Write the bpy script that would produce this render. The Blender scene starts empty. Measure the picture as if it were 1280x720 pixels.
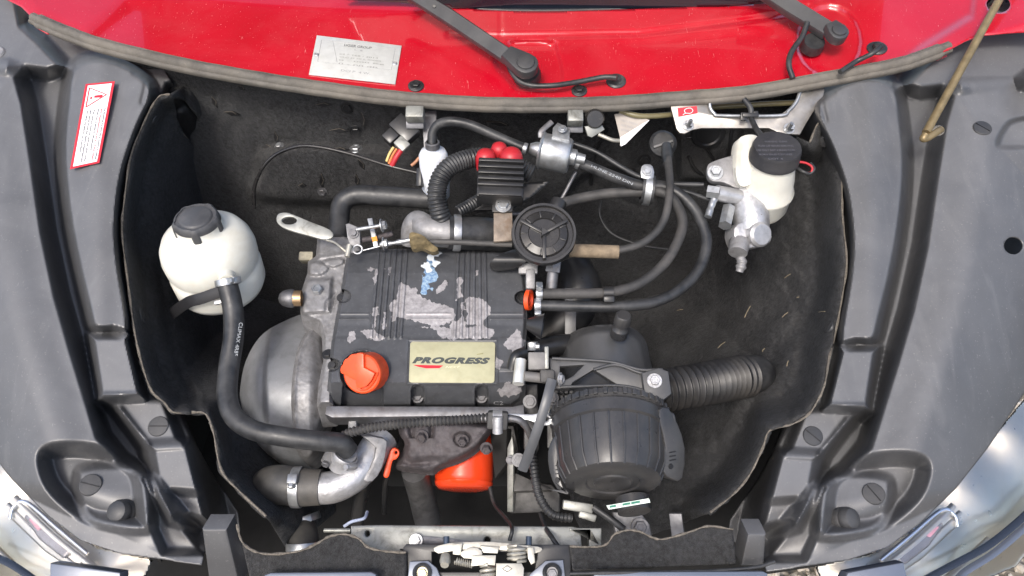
import bpy, bmesh, math, random
import numpy as np
from mathutils import Vector, Matrix

random.seed(7); np.random.seed(7)
scene = bpy.context.scene
col = scene.collection

# ------------------------------------------------------------------ camera
PITCH = math.radians(48.0); CP, SP = math.cos(PITCH), math.sin(PITCH)
FOC = 950.0; CAMZ = 1.383
cd = bpy.data.cameras.new('camera'); cam = bpy.data.objects.new('camera', cd); col.objects.link(cam)
cam.location = (0, 0, CAMZ); cam.rotation_euler = (PITCH, 0, 0)
cd.sensor_width = 36.0; cd.lens = FOC / 1280 * 36.0; cd.clip_start = 0.02; cd.clip_end = 400
scene.camera = cam

# ------------------------------------------------------------------ sky, sun, exposure
SUN_EL, SUN_AZ = math.radians(50), math.radians(200)      # azimuth measured from +Y (car's rear) clockwise
wd = bpy.data.worlds.new('World'); scene.world = wd; wd.use_nodes = True
wn = wd.node_tree.nodes; wl = wd.node_tree.links
sky = wn.new('ShaderNodeTexSky'); sky.sky_type = 'NISHITA'; sky.sun_disc = False
sky.sun_elevation = SUN_EL; sky.sun_rotation = SUN_AZ; sky.air_density = 1.0; sky.dust_density = 4.0
wl.new(sky.outputs[0], wn['Background'].inputs[0]); wn['Background'].inputs[1].default_value = 0.15
sd_ = bpy.data.lights.new('sun', 'SUN'); sun = bpy.data.objects.new('sun', sd_); col.objects.link(sun)
sd_.energy = 1.25; sd_.angle = math.radians(10); sd_.color = (1.0, 0.965, 0.915)
sdir = Vector((math.sin(SUN_AZ)*math.cos(SUN_EL), math.cos(SUN_AZ)*math.cos(SUN_EL), math.sin(SUN_EL)))
sun.rotation_euler = sdir.to_track_quat('Z', 'Y').to_euler(); sun.location = (0, 0, 4)
scene.view_settings.view_transform = 'Standard'; scene.view_settings.look = 'None'
scene.view_settings.gamma = 1.0; scene.view_settings.use_curve_mapping = False
scene.view_settings.exposure = 0.9

# ------------------------------------------------------------------ placing: a point of the picture at a real distance
def W(px, py, d):
    x = (px-640)/FOC*d; y = (360-py)/FOC*d
    return Vector((x, y*CP + d*SP, CAMZ + y*SP - d*CP))
def C(x, y, z=0.0):                       # right, up in picture, towards viewer -> world direction
    return Vector((x, y*CP - z*SP, y*SP + z*CP)).normalized()
UP = Vector((0, 0, 1)); VIEW = C(0, 0, 1)
def S(px, d): return px*d/FOC             # picture size -> metres at distance d
class Pl:
    def __init__(s, p, n): s.p = p; s.n = n.normalized()
    def at(s, px, py, off=0.0):
        o = Vector((0, 0, CAMZ)); r = W(px, py, 1.0) - o
        t = (s.p + s.n*off - o).dot(s.n)/r.dot(s.n)
        return o + r*t

# ------------------------------------------------------------------ materials
def srgb(r, g, b):
    f = lambda c: (c/255/12.92) if c/255 <= .04045 else ((c/255+.055)/1.055)**2.4
    return (f(r), f(g), f(b))
MATS = {}
class NT:
    def __init__(s, name):
        s.m = bpy.data.materials.new(name); s.m.use_nodes = True
        s.n = s.m.node_tree.nodes; s.l = s.m.node_tree.links; s.b = s.n['Principled BSDF']
        g = s.n.new('ShaderNodeNewGeometry'); s.pos = g.outputs['Position']; s.nor = g.outputs['Normal']
    def noise(s, scale, detail=4, rough=.6, vec=None, dist=0):
        t = s.n.new('ShaderNodeTexNoise'); t.inputs['Scale'].default_value = scale
        t.inputs['Detail'].default_value = detail; t.inputs['Roughness'].default_value = rough
        t.inputs['Distortion'].default_value = dist
        s.l.new(vec or s.pos, t.inputs['Vector']); return t.outputs['Fac']
    def stretch(s, sc):
        m = s.n.new('ShaderNodeMapping'); m.inputs['Scale'].default_value = sc
        s.l.new(s.pos, m.inputs['Vector']); return m.outputs[0]
    def ramp(s, fac, a, b, c0=0., c1=1.):
        r = s.n.new('ShaderNodeMapRange'); s.l.new(fac, r.inputs[0])
        for i, v in zip((1, 2, 3, 4), (a, b, c0, c1)): r.inputs[i].default_value = v
        return r.outputs[0]
    def mix(s, fac, a, b):
        m = s.n.new('ShaderNodeMix'); m.data_type = 'RGBA'
        for i, v in ((0, fac), (6, a), (7, b)):
            if isinstance(v, (float, int)): m.inputs[i].default_value = v
            elif isinstance(v, tuple): m.inputs[i].default_value = (*v[:3], 1)
            else: s.l.new(v, m.inputs[i])
        return m.outputs[2]
    def math(s, op, a, b=None):
        m = s.n.new('ShaderNodeMath'); m.operation = op
        for i, v in ((0, a), (1, b)):
            if v is None: continue
            if isinstance(v, (float, int)): m.inputs[i].default_value = v
            else: s.l.new(v, m.inputs[i])
        return m.outputs[0]
    def attr(s, name):
        a = s.n.new('ShaderNodeAttribute'); a.attribute_name = name; return a.outputs['Fac']
    def bump(s, h, strength, dist=.001):
        b = s.n.new('ShaderNodeBump'); b.inputs['Strength'].default_value = strength
        b.inputs['Distance'].default_value = dist; s.l.new(h, b.inputs['Height'])
        s.l.new(b.outputs[0], s.b.inputs['Normal'])
    def set(s, **k):
        for n, v in k.items():
            i = s.b.inputs[n.replace('_', ' ')]
            if isinstance(v, (float, int)): i.default_value = v
            elif isinstance(v, tuple): i.default_value = (*v[:3], 1)
            else: s.l.new(v, i)

def mat(name, c, rough=.5, metal=0., var=.18, vs=30., grain=0., gs=900., dust=0., dustc=(.30, .27, .23), ds=14.,
        scratch=0., spec=.5, coat=0., dirt=0., dirtc=(.02, .018, .015), trans=0., sss=0., ior=1.5):
    """painted / moulded / cast surface: tone variation, roughness variation, fine grain, dust, dirt, scuffs"""
    if name in MATS: return MATS[name]
    t = NT(name)
    n1 = t.noise(vs, 5)
    a = tuple(max(0, x*(1-var)) for x in c); b = tuple(min(1, x*(1+var)) for x in c)
    colr = t.mix(t.ramp(n1, .3, .7), a, b)
    r = t.ramp(t.noise(vs*2.3, 4), .25, .75, max(.03, rough-.09), min(1, rough+.09))
    if dirt:
        dm = t.math('MULTIPLY', t.ramp(t.noise(ds*1.7, 8, .7, dist=.6), .5, .68), dirt)
        colr = t.mix(dm, colr, dirtc)
    if scratch:
        sn = t.noise(1., 3, .5, t.stretch((700, 90, 260)), 1.2)
        sm = t.math('MULTIPLY', t.ramp(sn, .67, .73), scratch)
        colr = t.mix(sm, colr, tuple(min(1, x*1.6+.10) for x in c))
    if dust:
        sp = t.ramp(t.noise(420, 2, .5), .62, .72)
        dm = t.math('ADD', t.math('MULTIPLY', t.ramp(t.noise(ds, 7, .65, dist=.4), .38, .75), dust), t.math('MULTIPLY', sp, dust*.45))
        colr = t.mix(dm, colr, dustc)
        r = t.math('ADD', r, t.math('MULTIPLY', dm, .35))
    t.set(Base_Color=colr, Roughness=r, Metallic=metal)
    t.b.inputs['Specular IOR Level'].default_value = spec; t.b.inputs['IOR'].default_value = ior
    if coat: t.b.inputs['Coat Weight'].default_value = coat; t.b.inputs['Coat Roughness'].default_value = .06
    if trans: t.b.inputs['Transmission Weight'].default_value = trans
    if sss:
        t.b.inputs['Subsurface Weight'].default_value = sss; t.b.inputs['Subsurface Radius'].default_value = (1, .9, .7)
        t.b.inputs['Subsurface Scale'].default_value = .008
    if grain: t.bump(t.noise(gs, 3), grain)
    MATS[name] = t.m; return t.m

# ------------------------------------------------------------------ objects
def setp(o, label=None, cat=None, group=None, kind=None):
    if label: o['label'] = label
    if cat: o['category'] = cat
    if group: o['group'] = group
    if kind: o['kind'] = kind
    return o
def T(name, label, cat, group=None):
    o = bpy.data.objects.new(name, None); o.empty_display_size = .02; col.objects.link(o)
    return setp(o, label, cat, group)
def link(name, me, m, parent=None, smooth=True, angle=35):
    me.name = name
    if m is not None and not me.materials: me.materials.append(m)
    if smooth:
        me.shade_smooth(); me.set_sharp_from_angle(angle=math.radians(angle))
    o = bpy.data.objects.new(name, me); col.objects.link(o)
    if parent: o.parent = parent
    return o
def frommesh(name, verts, faces, m, parent=None, smooth=True, angle=35):
    me = bpy.data.meshes.new(name); me.from_pydata([tuple(v) for v in verts], [], faces); me.update()
    return link(name, me, m, parent, smooth, angle)
def frombm(name, bm, m, parent=None, smooth=True, angle=35):
    bmesh.ops.recalc_face_normals(bm, faces=bm.faces)
    me = bpy.data.meshes.new(name); bm.to_mesh(me); bm.free()
    return link(name, me, m, parent, smooth, angle)
def dup(o, M, parent=None):
    c = o.copy(); col.objects.link(c); c.parent = parent; c.matrix_local = M; return c
def frame(p, z, x=None):
    z = z.normalized(); x = (x or Vector((1, 0, 0))); x = (x - z*x.dot(z))
    if x.length < 1e-4: x = Vector((0, 1, 0)); x = x - z*x.dot(z)
    x.normalize(); y = z.cross(x)
    M = Matrix((x, y, z)).transposed().to_4x4(); M.translation = p; return M

def catmull(pts, n, closed=False):
    P = [np.array(p, float) for p in pts]; out = []
    N = len(P); rng = range(N) if closed else range(N-1)
    for i in rng:
        if closed: a, b, c, d = P[i-1], P[i], P[(i+1) % N], P[(i+2) % N]
        else: a, b, c, d = P[max(i-1, 0)], P[i], P[i+1], P[min(i+2, N-1)]
        if not closed and i == 0: a = 2*b-c
        if not closed and i == N-2: d = 2*c-b
        for k in range(n):
            t = k/n; out.append(.5*((2*b)+(-a+c)*t+(2*a-5*b+4*c-d)*t*t+(-a+3*b-3*c+d)*t**3))
    if not closed: out.append(P[-1])
    return out
def resample(pts, ds):
    P = np.array(pts); L = np.r_[0, np.cumsum(np.linalg.norm(np.diff(P[:, :3], axis=0), axis=1))]
    n = max(2, int(L[-1]/ds)+1); s = np.linspace(0, L[-1], n)
    return np.array([np.interp(s, L, P[:, k]) for k in range(P.shape[1])]).T, s

def add_tube(bm, pts, rad, segs=12, cap=True, sm=8, corr=None, flat=1.0, flatdir=None, wob=0.):
    """pts: Vectors (or 4-tuples with own radius). corr=(pitch, depth) makes convoluted hose"""
    A = [tuple(p)+(rad,) if len(p) == 3 else tuple(p) for p in pts]
    if sm and len(A) > 2: A = catmull(A, sm)
    A = np.array(A, float)
    ds = corr[0]/6 if corr else None
    if corr: A, s = resample(A, ds)
    P = [Vector(a[:3]) for a in A]
    t0 = (P[1]-P[0]).normalized()
    u = flatdir or Vector((0, 0, 1)); u = u - t0*u.dot(t0)
    if u.length < 1e-3: u = Vector((1, 0, 0)) - t0*t0.x
    u.normalize(); rings = []
    for i, p in enumerate(P):
        t = (P[min(i+1, len(P)-1)]-P[max(i-1, 0)]).normalized()
        u = (u - t*u.dot(t)).normalized(); v = t.cross(u)
        r = A[i, 3]
        if corr: r = r - corr[1]*(.5+.5*math.cos(i*2*math.pi/6))
        if wob: r *= 1+wob*math.sin(i*.9)*math.sin(i*.37+1)
        rings.append([bm.verts.new(p + (u*math.cos(a)*flat + v*math.sin(a))*r) for a in (2*math.pi*k/segs for k in range(segs))])
    for a, b in zip(rings, rings[1:]):
        for k in range(segs):
            bm.faces.new((a[k], a[(k+1) % segs], b[(k+1) % segs], b[k]))
    if cap: bm.faces.new(rings[0][::-1]); bm.faces.new(rings[-1])
def tube(name, pts, rad, m, parent=None, **k):
    bm = bmesh.new(); add_tube(bm, pts, rad, **k); return frombm(name, bm, m, parent, angle=50)
def px_tube(name, pts, wpx, m, parent=None, **k):
    """pts = (px, py, distance[, width px]); wpx = width in the picture"""
    Q = [(*W(p[0], p[1], p[2]), S((p[3] if len(p) > 3 else wpx)/2, p[2])) for p in pts]
    return tube(name, Q, 0, m, parent, **k)
def add_lathe(bm, prof, M, segs=32, lob=None):
    rings = []
    for r, h in prof:
        if r < 1e-6: rings.append([bm.verts.new(M @ Vector((0, 0, h)))]*1)
        else:
            rings.append([bm.verts.new(M @ Vector((math.cos(a)*r*(lob(a, h) if lob else 1), math.sin(a)*r*(lob(a, h) if lob else 1), h))) for a in (2*math.pi*k/segs for k in range(segs))])
    for a, b in zip(rings, rings[1:]):
        for k in range(segs):
            k2 = (k+1) % segs
            if len(a) == 1 and len(b) == 1: continue
            if len(a) == 1: bm.faces.new((a[0], b[k2], b[k]))
            elif len(b) == 1: bm.faces.new((a[k], a[k2], b[0]))
            else: bm.faces.new((a[k], a[k2], b[k2], b[k]))
def lathe(name, prof, M, m, parent=None, segs=32, lob=None, angle=35):
    bm = bmesh.new(); add_lathe(bm, prof, M, segs, lob); return frombm(name, bm, m, parent, angle=angle)
def add_box(bm, M, sx, sy, sz, bev=0., seg=2):
    r = bmesh.ops.create_cube(bm, size=1, matrix=M @ Matrix.Diagonal((sx, sy, sz, 1)))
    if bev:
        es = list({e for v in r['verts'] for e in v.link_edges})
        bmesh.ops.bevel(bm, geom=es, offset=bev, segments=seg, affect='EDGES', profile=.5)
def box(name, M, sx, sy, sz, m, parent=None, bev=.001, seg=2):
    bm = bmesh.new(); add_box(bm, M, sx, sy, sz, bev, seg); return frombm(name, bm, m, parent)
def add_slab(bm, pts, n, th, bev=0., holes=()):
    """pts: world outline in one plane, facing n; thickness goes along -n"""
    vs = [bm.verts.new(p) for p in pts]; es = [bm.edges.new((vs[i], vs[(i+1) % len(vs)])) for i in range(len(vs))]
    if holes:
        for h in holes:
            hv = [bm.verts.new(p) for p in h]; es += [bm.edges.new((hv[i], hv[(i+1) % len(hv)])) for i in range(len(hv))]
        r = bmesh.ops.triangle_fill(bm, edges=es, use_beauty=True, normal=n)
        fs = [f for f in r['geom'] if isinstance(f, bmesh.types.BMFace)]
        if fs and sum((f.normal for f in fs), Vector()).dot(n) < 0: bmesh.ops.reverse_faces(bm, faces=fs)
    else:
        f = bm.faces.new(vs); f.normal_update()
        if f.normal.dot(n) < 0: f.normal_flip()
        fs = [f]
    top = {e for f in fs for e in f.edges if len(e.link_faces) == 1}
    r = bmesh.ops.extrude_face_region(bm, geom=fs, use_keep_orig=True)
    ev = [v for v in r['geom'] if isinstance(v, bmesh.types.BMVert)]
    bmesh.ops.translate(bm, verts=ev, vec=-n*th)
    if bev:
        bmesh.ops.bevel(bm, geom=list(top), offset=bev, segments=2, affect='EDGES', profile=.5)
def slab(name, px, pl, th, m, parent=None, bev=.0008, holes=(), cr=0, off=0., angle=30):
    """outline given in the picture, laid in plane pl, with real thickness"""
    if cr: px = catmull(px, cr, True)
    bm = bmesh.new()
    add_slab(bm, [pl.at(p[0], p[1], off) for p in px], pl.n, th, bev, [[pl.at(p[0], p[1], off) for p in h] for h in holes])
    return frombm(name, bm, m, parent, angle=angle)
def circ(x, y, rx, ry=None, n=20, a0=0.): return [(x+rx*math.cos(a0+2*math.pi*k/n), y+(ry or rx)*math.sin(a0+2*math.pi*k/n)) for k in range(n)]

# signed distance (picture units) to an outline, positive inside; and nearest point
def sdist(poly, X, Y, near=False):
    P = np.array(poly, float); Q = np.roll(P, -1, 0); x, y = X.ravel(), Y.ravel()
    best = np.full(x.shape, 1e18); nx = np.zeros_like(x); ny = np.zeros_like(x); ins = np.zeros(x.shape, bool)
    for (ax, ay), (bx, by) in zip(P, Q):
        ex, ey = bx-ax, by-ay; L = ex*ex+ey*ey+1e-12
        t = np.clip(((x-ax)*ex+(y-ay)*ey)/L, 0, 1); qx, qy = ax+t*ex, ay+t*ey
        d = (x-qx)**2+(y-qy)**2; k = d < best
        best[k] = d[k]; nx[k] = qx[k]; ny[k] = qy[k]
        c = ((ay > y) != (by > y)) & (x < ex*(y-ay)/(ey if abs(ey) > 1e-12 else 1e-12)+ax); ins ^= c
    s = np.where(ins, 1, -1)*np.sqrt(best)
    if near: return s.reshape(X.shape), nx.reshape(X.shape), ny.reshape(X.shape)
    return s.reshape(X.shape)
def ss(v, a, b):
    t = np.clip((v-a)/(b-a), 0, 1); return t*t*(3-2*t)
def bumpin(poly, X, Y, w, cr=0):              # 0 outside, 1 inside, soft over w picture units
    if cr: poly = catmull(poly, cr, True)
    return ss(sdist(poly, X, Y), -w/2, w/2)
def linedist(pts, X, Y, cr=0):
    if cr: pts = catmull(pts, cr)
    x, y = X.ravel(), Y.ravel(); best = np.full(x.shape, 1e18)
    for (ax, ay), (bx, by) in zip(pts, pts[1:]):
        ex, ey = bx-ax, by-ay; L = ex*ex+ey*ey+1e-12
        t = np.clip(((x-ax)*ex+(y-ay)*ey)/L, 0, 1); best = np.minimum(best, (x-ax-t*ex)**2+(y-ay-t*ey)**2)
    return np.sqrt(best).reshape(X.shape)
def vnoise(X, Y, sc, seed=0, oct=3):
    out = np.zeros(X.shape); amp = 1.; tot = 0.
    for o in range(oct):
        rs = np.random.RandomState(seed*31+o); g = rs.rand(256, 256)
        x = X/sc*2**o+17.3*o; y = Y/sc*2**o+9.1*o
        xi = np.floor(x).astype(int); yi = np.floor(y).astype(int); fx = x-xi; fy = y-yi
        fx = fx*fx*(3-2*fx); fy = fy*fy*(3-2*fy)
        a = g[xi % 256, yi % 256]; b = g[(xi+1) % 256, yi % 256]; c = g[xi % 256, (yi+1) % 256]; d = g[(xi+1) % 256, (yi+1) % 256]
        out += amp*((a*(1-fx)+b*fx)*(1-fy)+(c*(1-fx)+d*fx)*fy); tot += amp; amp *= .5
    return out/tot*2-1

def sheet(name, outline, depth, step, m, parent=None, skirt=None, cr=0, holes=(), attrs=None, angle=50, thick=None):
    """moulded sheet: outline in the picture, depth(X, Y) = real distance of the surface; skirt = vector the rim is drawn down by"""
    if cr: outline = catmull(outline, cr, True)
    P = np.array(outline, float); x0, y0 = P.min(0)-step; x1, y1 = P.max(0)+step
    xs = np.arange(x0, x1+step, step); ys = np.arange(y0, y1+step, step)
    X, Y = np.meshgrid(xs, ys); Sd, NX, NY = sdist(outline, X, Y, True)
    for h in holes:
        s2, a, b = sdist(h, X, Y, True); s2 = -s2
        k = np.abs(s2) < np.abs(Sd); NX[k] = a[k]; NY[k] = b[k]; Sd = np.minimum(Sd, s2)
    cx = .25*(Sd[:-1, :-1]+Sd[1:, :-1]+Sd[:-1, 1:]+Sd[1:, 1:]); keep = cx > 0
    H, Wd = X.shape; idx = np.arange(H*Wd).reshape(H, Wd)
    q = np.stack([idx[:-1, :-1], idx[1:, :-1], idx[1:, 1:], idx[:-1, 1:]], -1)[keep]
    cnt = np.zeros(H*Wd, int); np.add.at(cnt, q.ravel(), 1)
    rim = (cnt > 0) & (cnt < 4)
    Xf, Yf = X.ravel().copy(), Y.ravel().copy(); Xf[rim] = NX.ravel()[rim]; Yf[rim] = NY.ravel()[rim]
    used = np.where(cnt > 0)[0]; remap = -np.ones(H*Wd, int); remap[used] = np.arange(len(used)); q = remap[q]
    ux, uy = Xf[used], Yf[used]; D = depth(ux, uy)
    xw = (ux-640)/FOC*D; yc = (360-uy)/FOC*D
    V = np.stack([xw, yc*CP+D*SP, CAMZ+yc*SP-D*CP], 1); n0 = len(V); F = [tuple(f) for f in q]
    ed = {}
    for f in F:
        for i in range(4):
            a, b = f[i], f[(i+1) % 4]; ed[(a, b)] = 1
    be = [(a, b) for (a, b) in ed if (b, a) not in ed]
    if skirt is not None:
        bv = sorted({v for e in be for v in e}); mp = {v: n0+i for i, v in enumerate(bv)}
        sk = skirt(V[bv]) if callable(skirt) else V[bv]+np.array(skirt)
        V = np.vstack([V, sk]); F += [(b, a, mp[a], mp[b]) for a, b in be]
    me = bpy.data.meshes.new(name); me.from_pydata(V.tolist(), [], F); me.update()
    for an, fn in (attrs or {}).items():
        at = me.attributes.new(an, 'FLOAT', 'POINT'); v = np.zeros(len(V)); v[:n0] = fn(ux, uy)
        at.data.foreach_set('value', v.astype(np.float32))
    o = link(name, me, m, parent, True, angle)
    if thick:
        md = o.modifiers.new('thickness', 'SOLIDIFY'); md.thickness = thick; md.offset = -1
    return o
def on(depth, px, py):                         # point on a sheet
    return W(px, py, float(depth(np.array([float(px)]), np.array([float(py)]))[0]))
def nrm(depth, px, py, e=3.0):
    a = on(depth, px+e, py)-on(depth, px-e, py); b = on(depth, px, py-e)-on(depth, px, py+e)
    return a.cross(b).normalized()

def text(name, s, pl, p0, p1, hpx=None, m=None, parent=None, ext=.0002, shear=0., bold=0., off=.0003, space=1.0):
    """lettering from p0 to p1 (picture points of its baseline), lying in plane pl"""
    cu = bpy.data.curves.new('t', 'FONT'); cu.body = s; cu.size = 1; cu.shear = shear; cu.offset = bold; cu.extrude = .0; cu.space_character = space
    cu.resolution_u = 3
    ob = bpy.data.objects.new('t', cu); col.objects.link(ob); bpy.context.view_layer.update()
    me = bpy.data.meshes.new_from_object(ob.evaluated_get(bpy.context.evaluated_depsgraph_get()))
    bpy.data.objects.remove(ob); bpy.data.curves.remove(cu)
    a, b = pl.at(*p0, off), pl.at(*p1, off); ux = b-a; L = ux.length; ux.normalize(); uy = pl.n.cross(ux)
    v = np.array([x.co[:2] for x in me.vertices]); w = np.ptp(v[:, 0]); h = np.ptp(v[:, 1]); lo = v.min(0)
    sy = L/w if hpx is None else hpx/FOC*(a-Vector((0, 0, CAMZ))).dot(-VIEW)/max(h, 1e-6)
    for x in me.vertices:
        X = (x.co.x-lo[0])*L/w; Yy = (x.co.y-lo[1])*sy; x.co = a+ux*X+uy*Yy
    me.materials.clear()
    o = link(name, me, m, parent, False); return o

# shared small hardware -------------------------------------------------
def hexbolt(name, p, axis, r, m, parent, h=None, washer=True):
    bm = bmesh.new(); M = frame(p, axis); h = h or r*.75
    if washer: add_lathe(bm, [(0, 0), (r*1.45, 0), (r*1.45, r*.14), (r*1.38, r*.2), (0, r*.2)], M, 20)
    add_lathe(bm, [(0, r*.2), (r, r*.2), (r, h*.88), (r*.88, h), (r*.55, h), (r*.5, h*.9), (0, h*.9)], M, 6)
    return frombm(name, bm, m, parent, angle=25)
def clamp(p, axis, r, m, parent, sdir, w=.009, screw=True):
    M = frame(p, axis); o = lathe('hose_clamp', [(r, -w/2), (r*1.05+.0006, -w/2), (r*1.05+.0009, -w*.3), (r*1.05+.0009, w*.3), (r*1.05+.0006, w/2), (r, w/2)], M, m, parent, 28)
    if screw:
        sdir = (sdir-axis*sdir.dot(axis)).normalized(); q = p+sdir*(r+.004); side = axis.cross(sdir).normalized()
        box('screw_housing', frame(q, sdir, side), .013, w*1.05, .007, m, o, .0012)
        bm = bmesh.new(); MM = frame(q+side*.006, side, axis)
        add_lathe(bm, [(0, 0), (.0045, 0), (.0045, .005), (.0038, .006), (0, .006)], MM, 6)
        frombm('clamp_screw', bm, m, o, angle=25)
    return o
def rivet_disc(name, p, n, r, m, parent, slotdir, dome=.002):
    """plastic turn-fastener: round head with a slot"""
    M = frame(p, n, slotdir); bm = bmesh.new()
    add_lathe(bm, [(0, -.004), (r, -.004), (r, dome*.5), (r*.93, dome), (r*.5, dome*1.25), (0, dome*1.3)], M, 28)
    o = frombm(name, bm, m, parent)
    box('slot', M @ Matrix.Translation((0, 0, dome*1.2)), r*1.7, r*.10, .0012, MATS['slot_black'], o, 0)
    return o
# ================================================================== materials in use
mat('slot_black', (.006, .006, .007), .6)
M_FEND = mat('fender_plastic', (.086, .089, .095), .44, var=.14, vs=7, grain=.07, gs=1500, dust=.17, dustc=(.24, .23, .22), ds=8, scratch=.35, spec=1.0)
def fender_finish():
    t = NT('wing_plastic'); big = t.noise(5, 5, .6, dist=.5); st = t.noise(1., 5, .6, t.stretch((30, 5, 12)), 1.5)
    c = t.mix(t.ramp(big, .3, .7), (.046, .047, .050), (.068, .069, .073))
    nz = t.n.new('ShaderNodeSeparateXYZ'); t.l.new(t.nor, nz.inputs[0]); up = t.ramp(nz.outputs[2], .70, .97)
    dm = t.math('MULTIPLY', t.math('MULTIPLY', up, t.ramp(t.noise(11, 8, .7, dist=.6), .25, .75, .35, 1.)), .62)
    c = t.mix(dm, c, (.178, .182, .190))  # paler up-facing flats: settled dust, and sky-lit contrast put into the colour
    c = t.mix(t.math('MULTIPLY', t.ramp(st, .56, .70), .10), c, (.24, .24, .24))
    c = t.mix(t.math('MULTIPLY', t.ramp(t.noise(380, 2, .5), .66, .74), .30), c, (.33, .32, .30))
    c = t.mix(t.math('MULTIPLY', t.ramp(t.noise(1., 3, .5, t.stretch((420, 60, 160)), 2.), .70, .75), .35), c, (.28, .28, .29))
    t.set(Base_Color=c, Roughness=t.math('ADD', t.math('MULTIPLY', dm, .25), t.ramp(t.noise(16, 5), .3, .7, .36, .48)))
    t.b.inputs['Specular IOR Level'].default_value = .8; t.bump(t.noise(1100, 3), .10); return t.m
M_FEND = fender_finish()
M_CLIP = mat('clip_plastic', (.030, .032, .036), .5, grain=.08, dust=.12)
M_BLK = mat('black_plastic', (.013, .0135, .015), .33, grain=.06, gs=1200, dust=.10, dustc=(.20, .19, .18))
M_BLKG = mat('black_gloss_plastic', (.012, .012, .013), .24, dust=.06)
M_RUB = mat('black_rubber', (.015, .016, .018), .40, var=.25, vs=60, grain=.12, gs=700, dust=.40, dustc=(.115, .115, .115), ds=30)
M_RUBD = mat('dusty_rubber', (.030, .030, .031), .6, var=.3, vs=40, grain=.12, dust=.35, dustc=(.17, .155, .14), ds=20)
M_ALU = mat('cast_aluminium', (.24, .238, .242), .55, metal=.4, var=.22, vs=70, grain=.35, gs=420, dirt=.55, dirtc=(.09, .08, .07), ds=24)
M_ALUW = mat('clean_aluminium', (.46, .46, .47), .42, metal=.65, var=.15, vs=80, grain=.5, gs=300, dirt=.4, dirtc=(.14, .13, .12), ds=34)
M_ZINC = mat('zinc_steel', (.42, .435, .45), .38, metal=.8, var=.22, vs=60, grain=.15, gs=400, dirt=.45, dirtc=(.18, .16, .13), ds=40)
M_STEEL = mat('dull_steel', (.19, .19, .20), .55, metal=.8, var=.25, vs=50, grain=.1, dirt=.4, dirtc=(.08, .065, .05), ds=30)
M_GALV = mat('weathered_galvanised', (.29, .295, .275), .45, metal=.45, var=.22, vs=28, grain=.1, dirt=.75, dirtc=(.10, .095, .08), ds=30)
M_RUST = mat('rusty_iron', (.068, .060, .063), .7, metal=.15, var=.35, vs=90, grain=.8, gs=330, dirt=.4, dirtc=(.05, .03, .025), ds=30)
M_ORNG = mat('orange_plastic', (.72, .065, .008), .42, var=.10, vs=60, grain=.10, gs=500, dirt=.30, dirtc=(.16, .03, .01), ds=45, dust=.05)
M_OFIL = mat('orange_enamel', (.78, .055, .010), .20, var=.05, dust=.05, coat=.5)
M_REDP = mat('red_rubber', (.42, .012, .022), .42, var=.1, dust=.06)
M_WHTP = mat('white_translucent_plastic', (.62, .61, .55), .40, var=.07, vs=22, dirt=.22, dirtc=(.50, .38, .20), ds=12, sss=.25)
M_TANK = mat('tank_plastic', (.64, .635, .575), .38, var=.06, vs=16, dirt=.20, dirtc=(.42, .33, .18), ds=10, sss=.25)
M_STKW = mat('sticker_white', (.76, .75, .75), .45, var=.03)
M_STKR = mat('sticker_red', (.55, .02, .035), .45, var=.05)
M_INK = mat('ink_dark', (.03, .03, .035), .6)
M_INKG = mat('ink_grey', (.28, .28, .29), .6)
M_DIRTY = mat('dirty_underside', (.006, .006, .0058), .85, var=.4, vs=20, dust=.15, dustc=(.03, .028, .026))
M_CHROME = mat('chrome', (.82, .84, .88), .07, metal=1., var=.04)
def felt_mat():
    t = NT('black_felt'); n = t.noise(150, 8, .8); n2 = t.noise(7, 5, .65)
    c = t.mix(t.ramp(n, .40, .63), (.006, .0062, .0068), (.050, .051, .054))
    c = t.mix(t.math('MULTIPLY', t.ramp(n2, .42, .72), .50), c, (.075, .075, .077))
    hair = t.noise(1., 2, .5, t.stretch((900, 210, 480)), 2.5)
    c = t.mix(t.math('MULTIPLY', t.ramp(hair, .72, .75), .5), c, (.17, .165, .155))
    t.set(Base_Color=c, Roughness=.95); t.b.inputs['Specular IOR Level'].default_value = .15
    t.b.inputs['Sheen Weight'].default_value = .12; t.b.inputs['Sheen Roughness'].default_value = .5
    t.bump(t.math('ADD', n, t.math('MULTIPLY', n2, 1.5)), 1.0, .010); return t.m
M_FELT = felt_mat()
M_FELTE = mat('felt_cut_edge', (.13, .115, .095), .95, var=.5, vs=300, grain=1., gs=500)
def red_paint():
    t = NT('red_car_paint'); n = t.noise(6, 3); c = t.mix(t.ramp(n, .3, .7), (.39, .0020, .011), (.46, .0032, .016))
    sp = t.ramp(t.noise(330, 3, .6), .66, .74); film = t.ramp(t.noise(7, 7, .7, dist=.8), .45, .8)
    scr = t.ramp(t.noise(1., 3, .5, t.stretch((220, 24, 60)), 3.), .70, .74)
    dm = t.math('MAXIMUM', t.math('MULTIPLY', sp, .16), t.math('MULTIPLY', film, .04))
    dm = t.math('MAXIMUM', dm, t.math('MULTIPLY', scr, .22))
    c = t.mix(dm, c, (.72, .50, .48))
    t.set(Base_Color=c, Roughness=t.math('ADD', t.math('MULTIPLY', dm, .5), .22))
    t.b.inputs['Coat Weight'].default_value = 1.0; t.b.inputs['Coat Roughness'].default_value = .03
    return t.m
M_RED = red_paint()
M_SEAL = mat('seal_rubber', (.095, .088, .078), .75, var=.3, vs=45, grain=.4, gs=260, dust=.45, dustc=(.25, .22, .18), ds=9, dirt=.5, dirtc=(.035, .032, .03))

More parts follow.
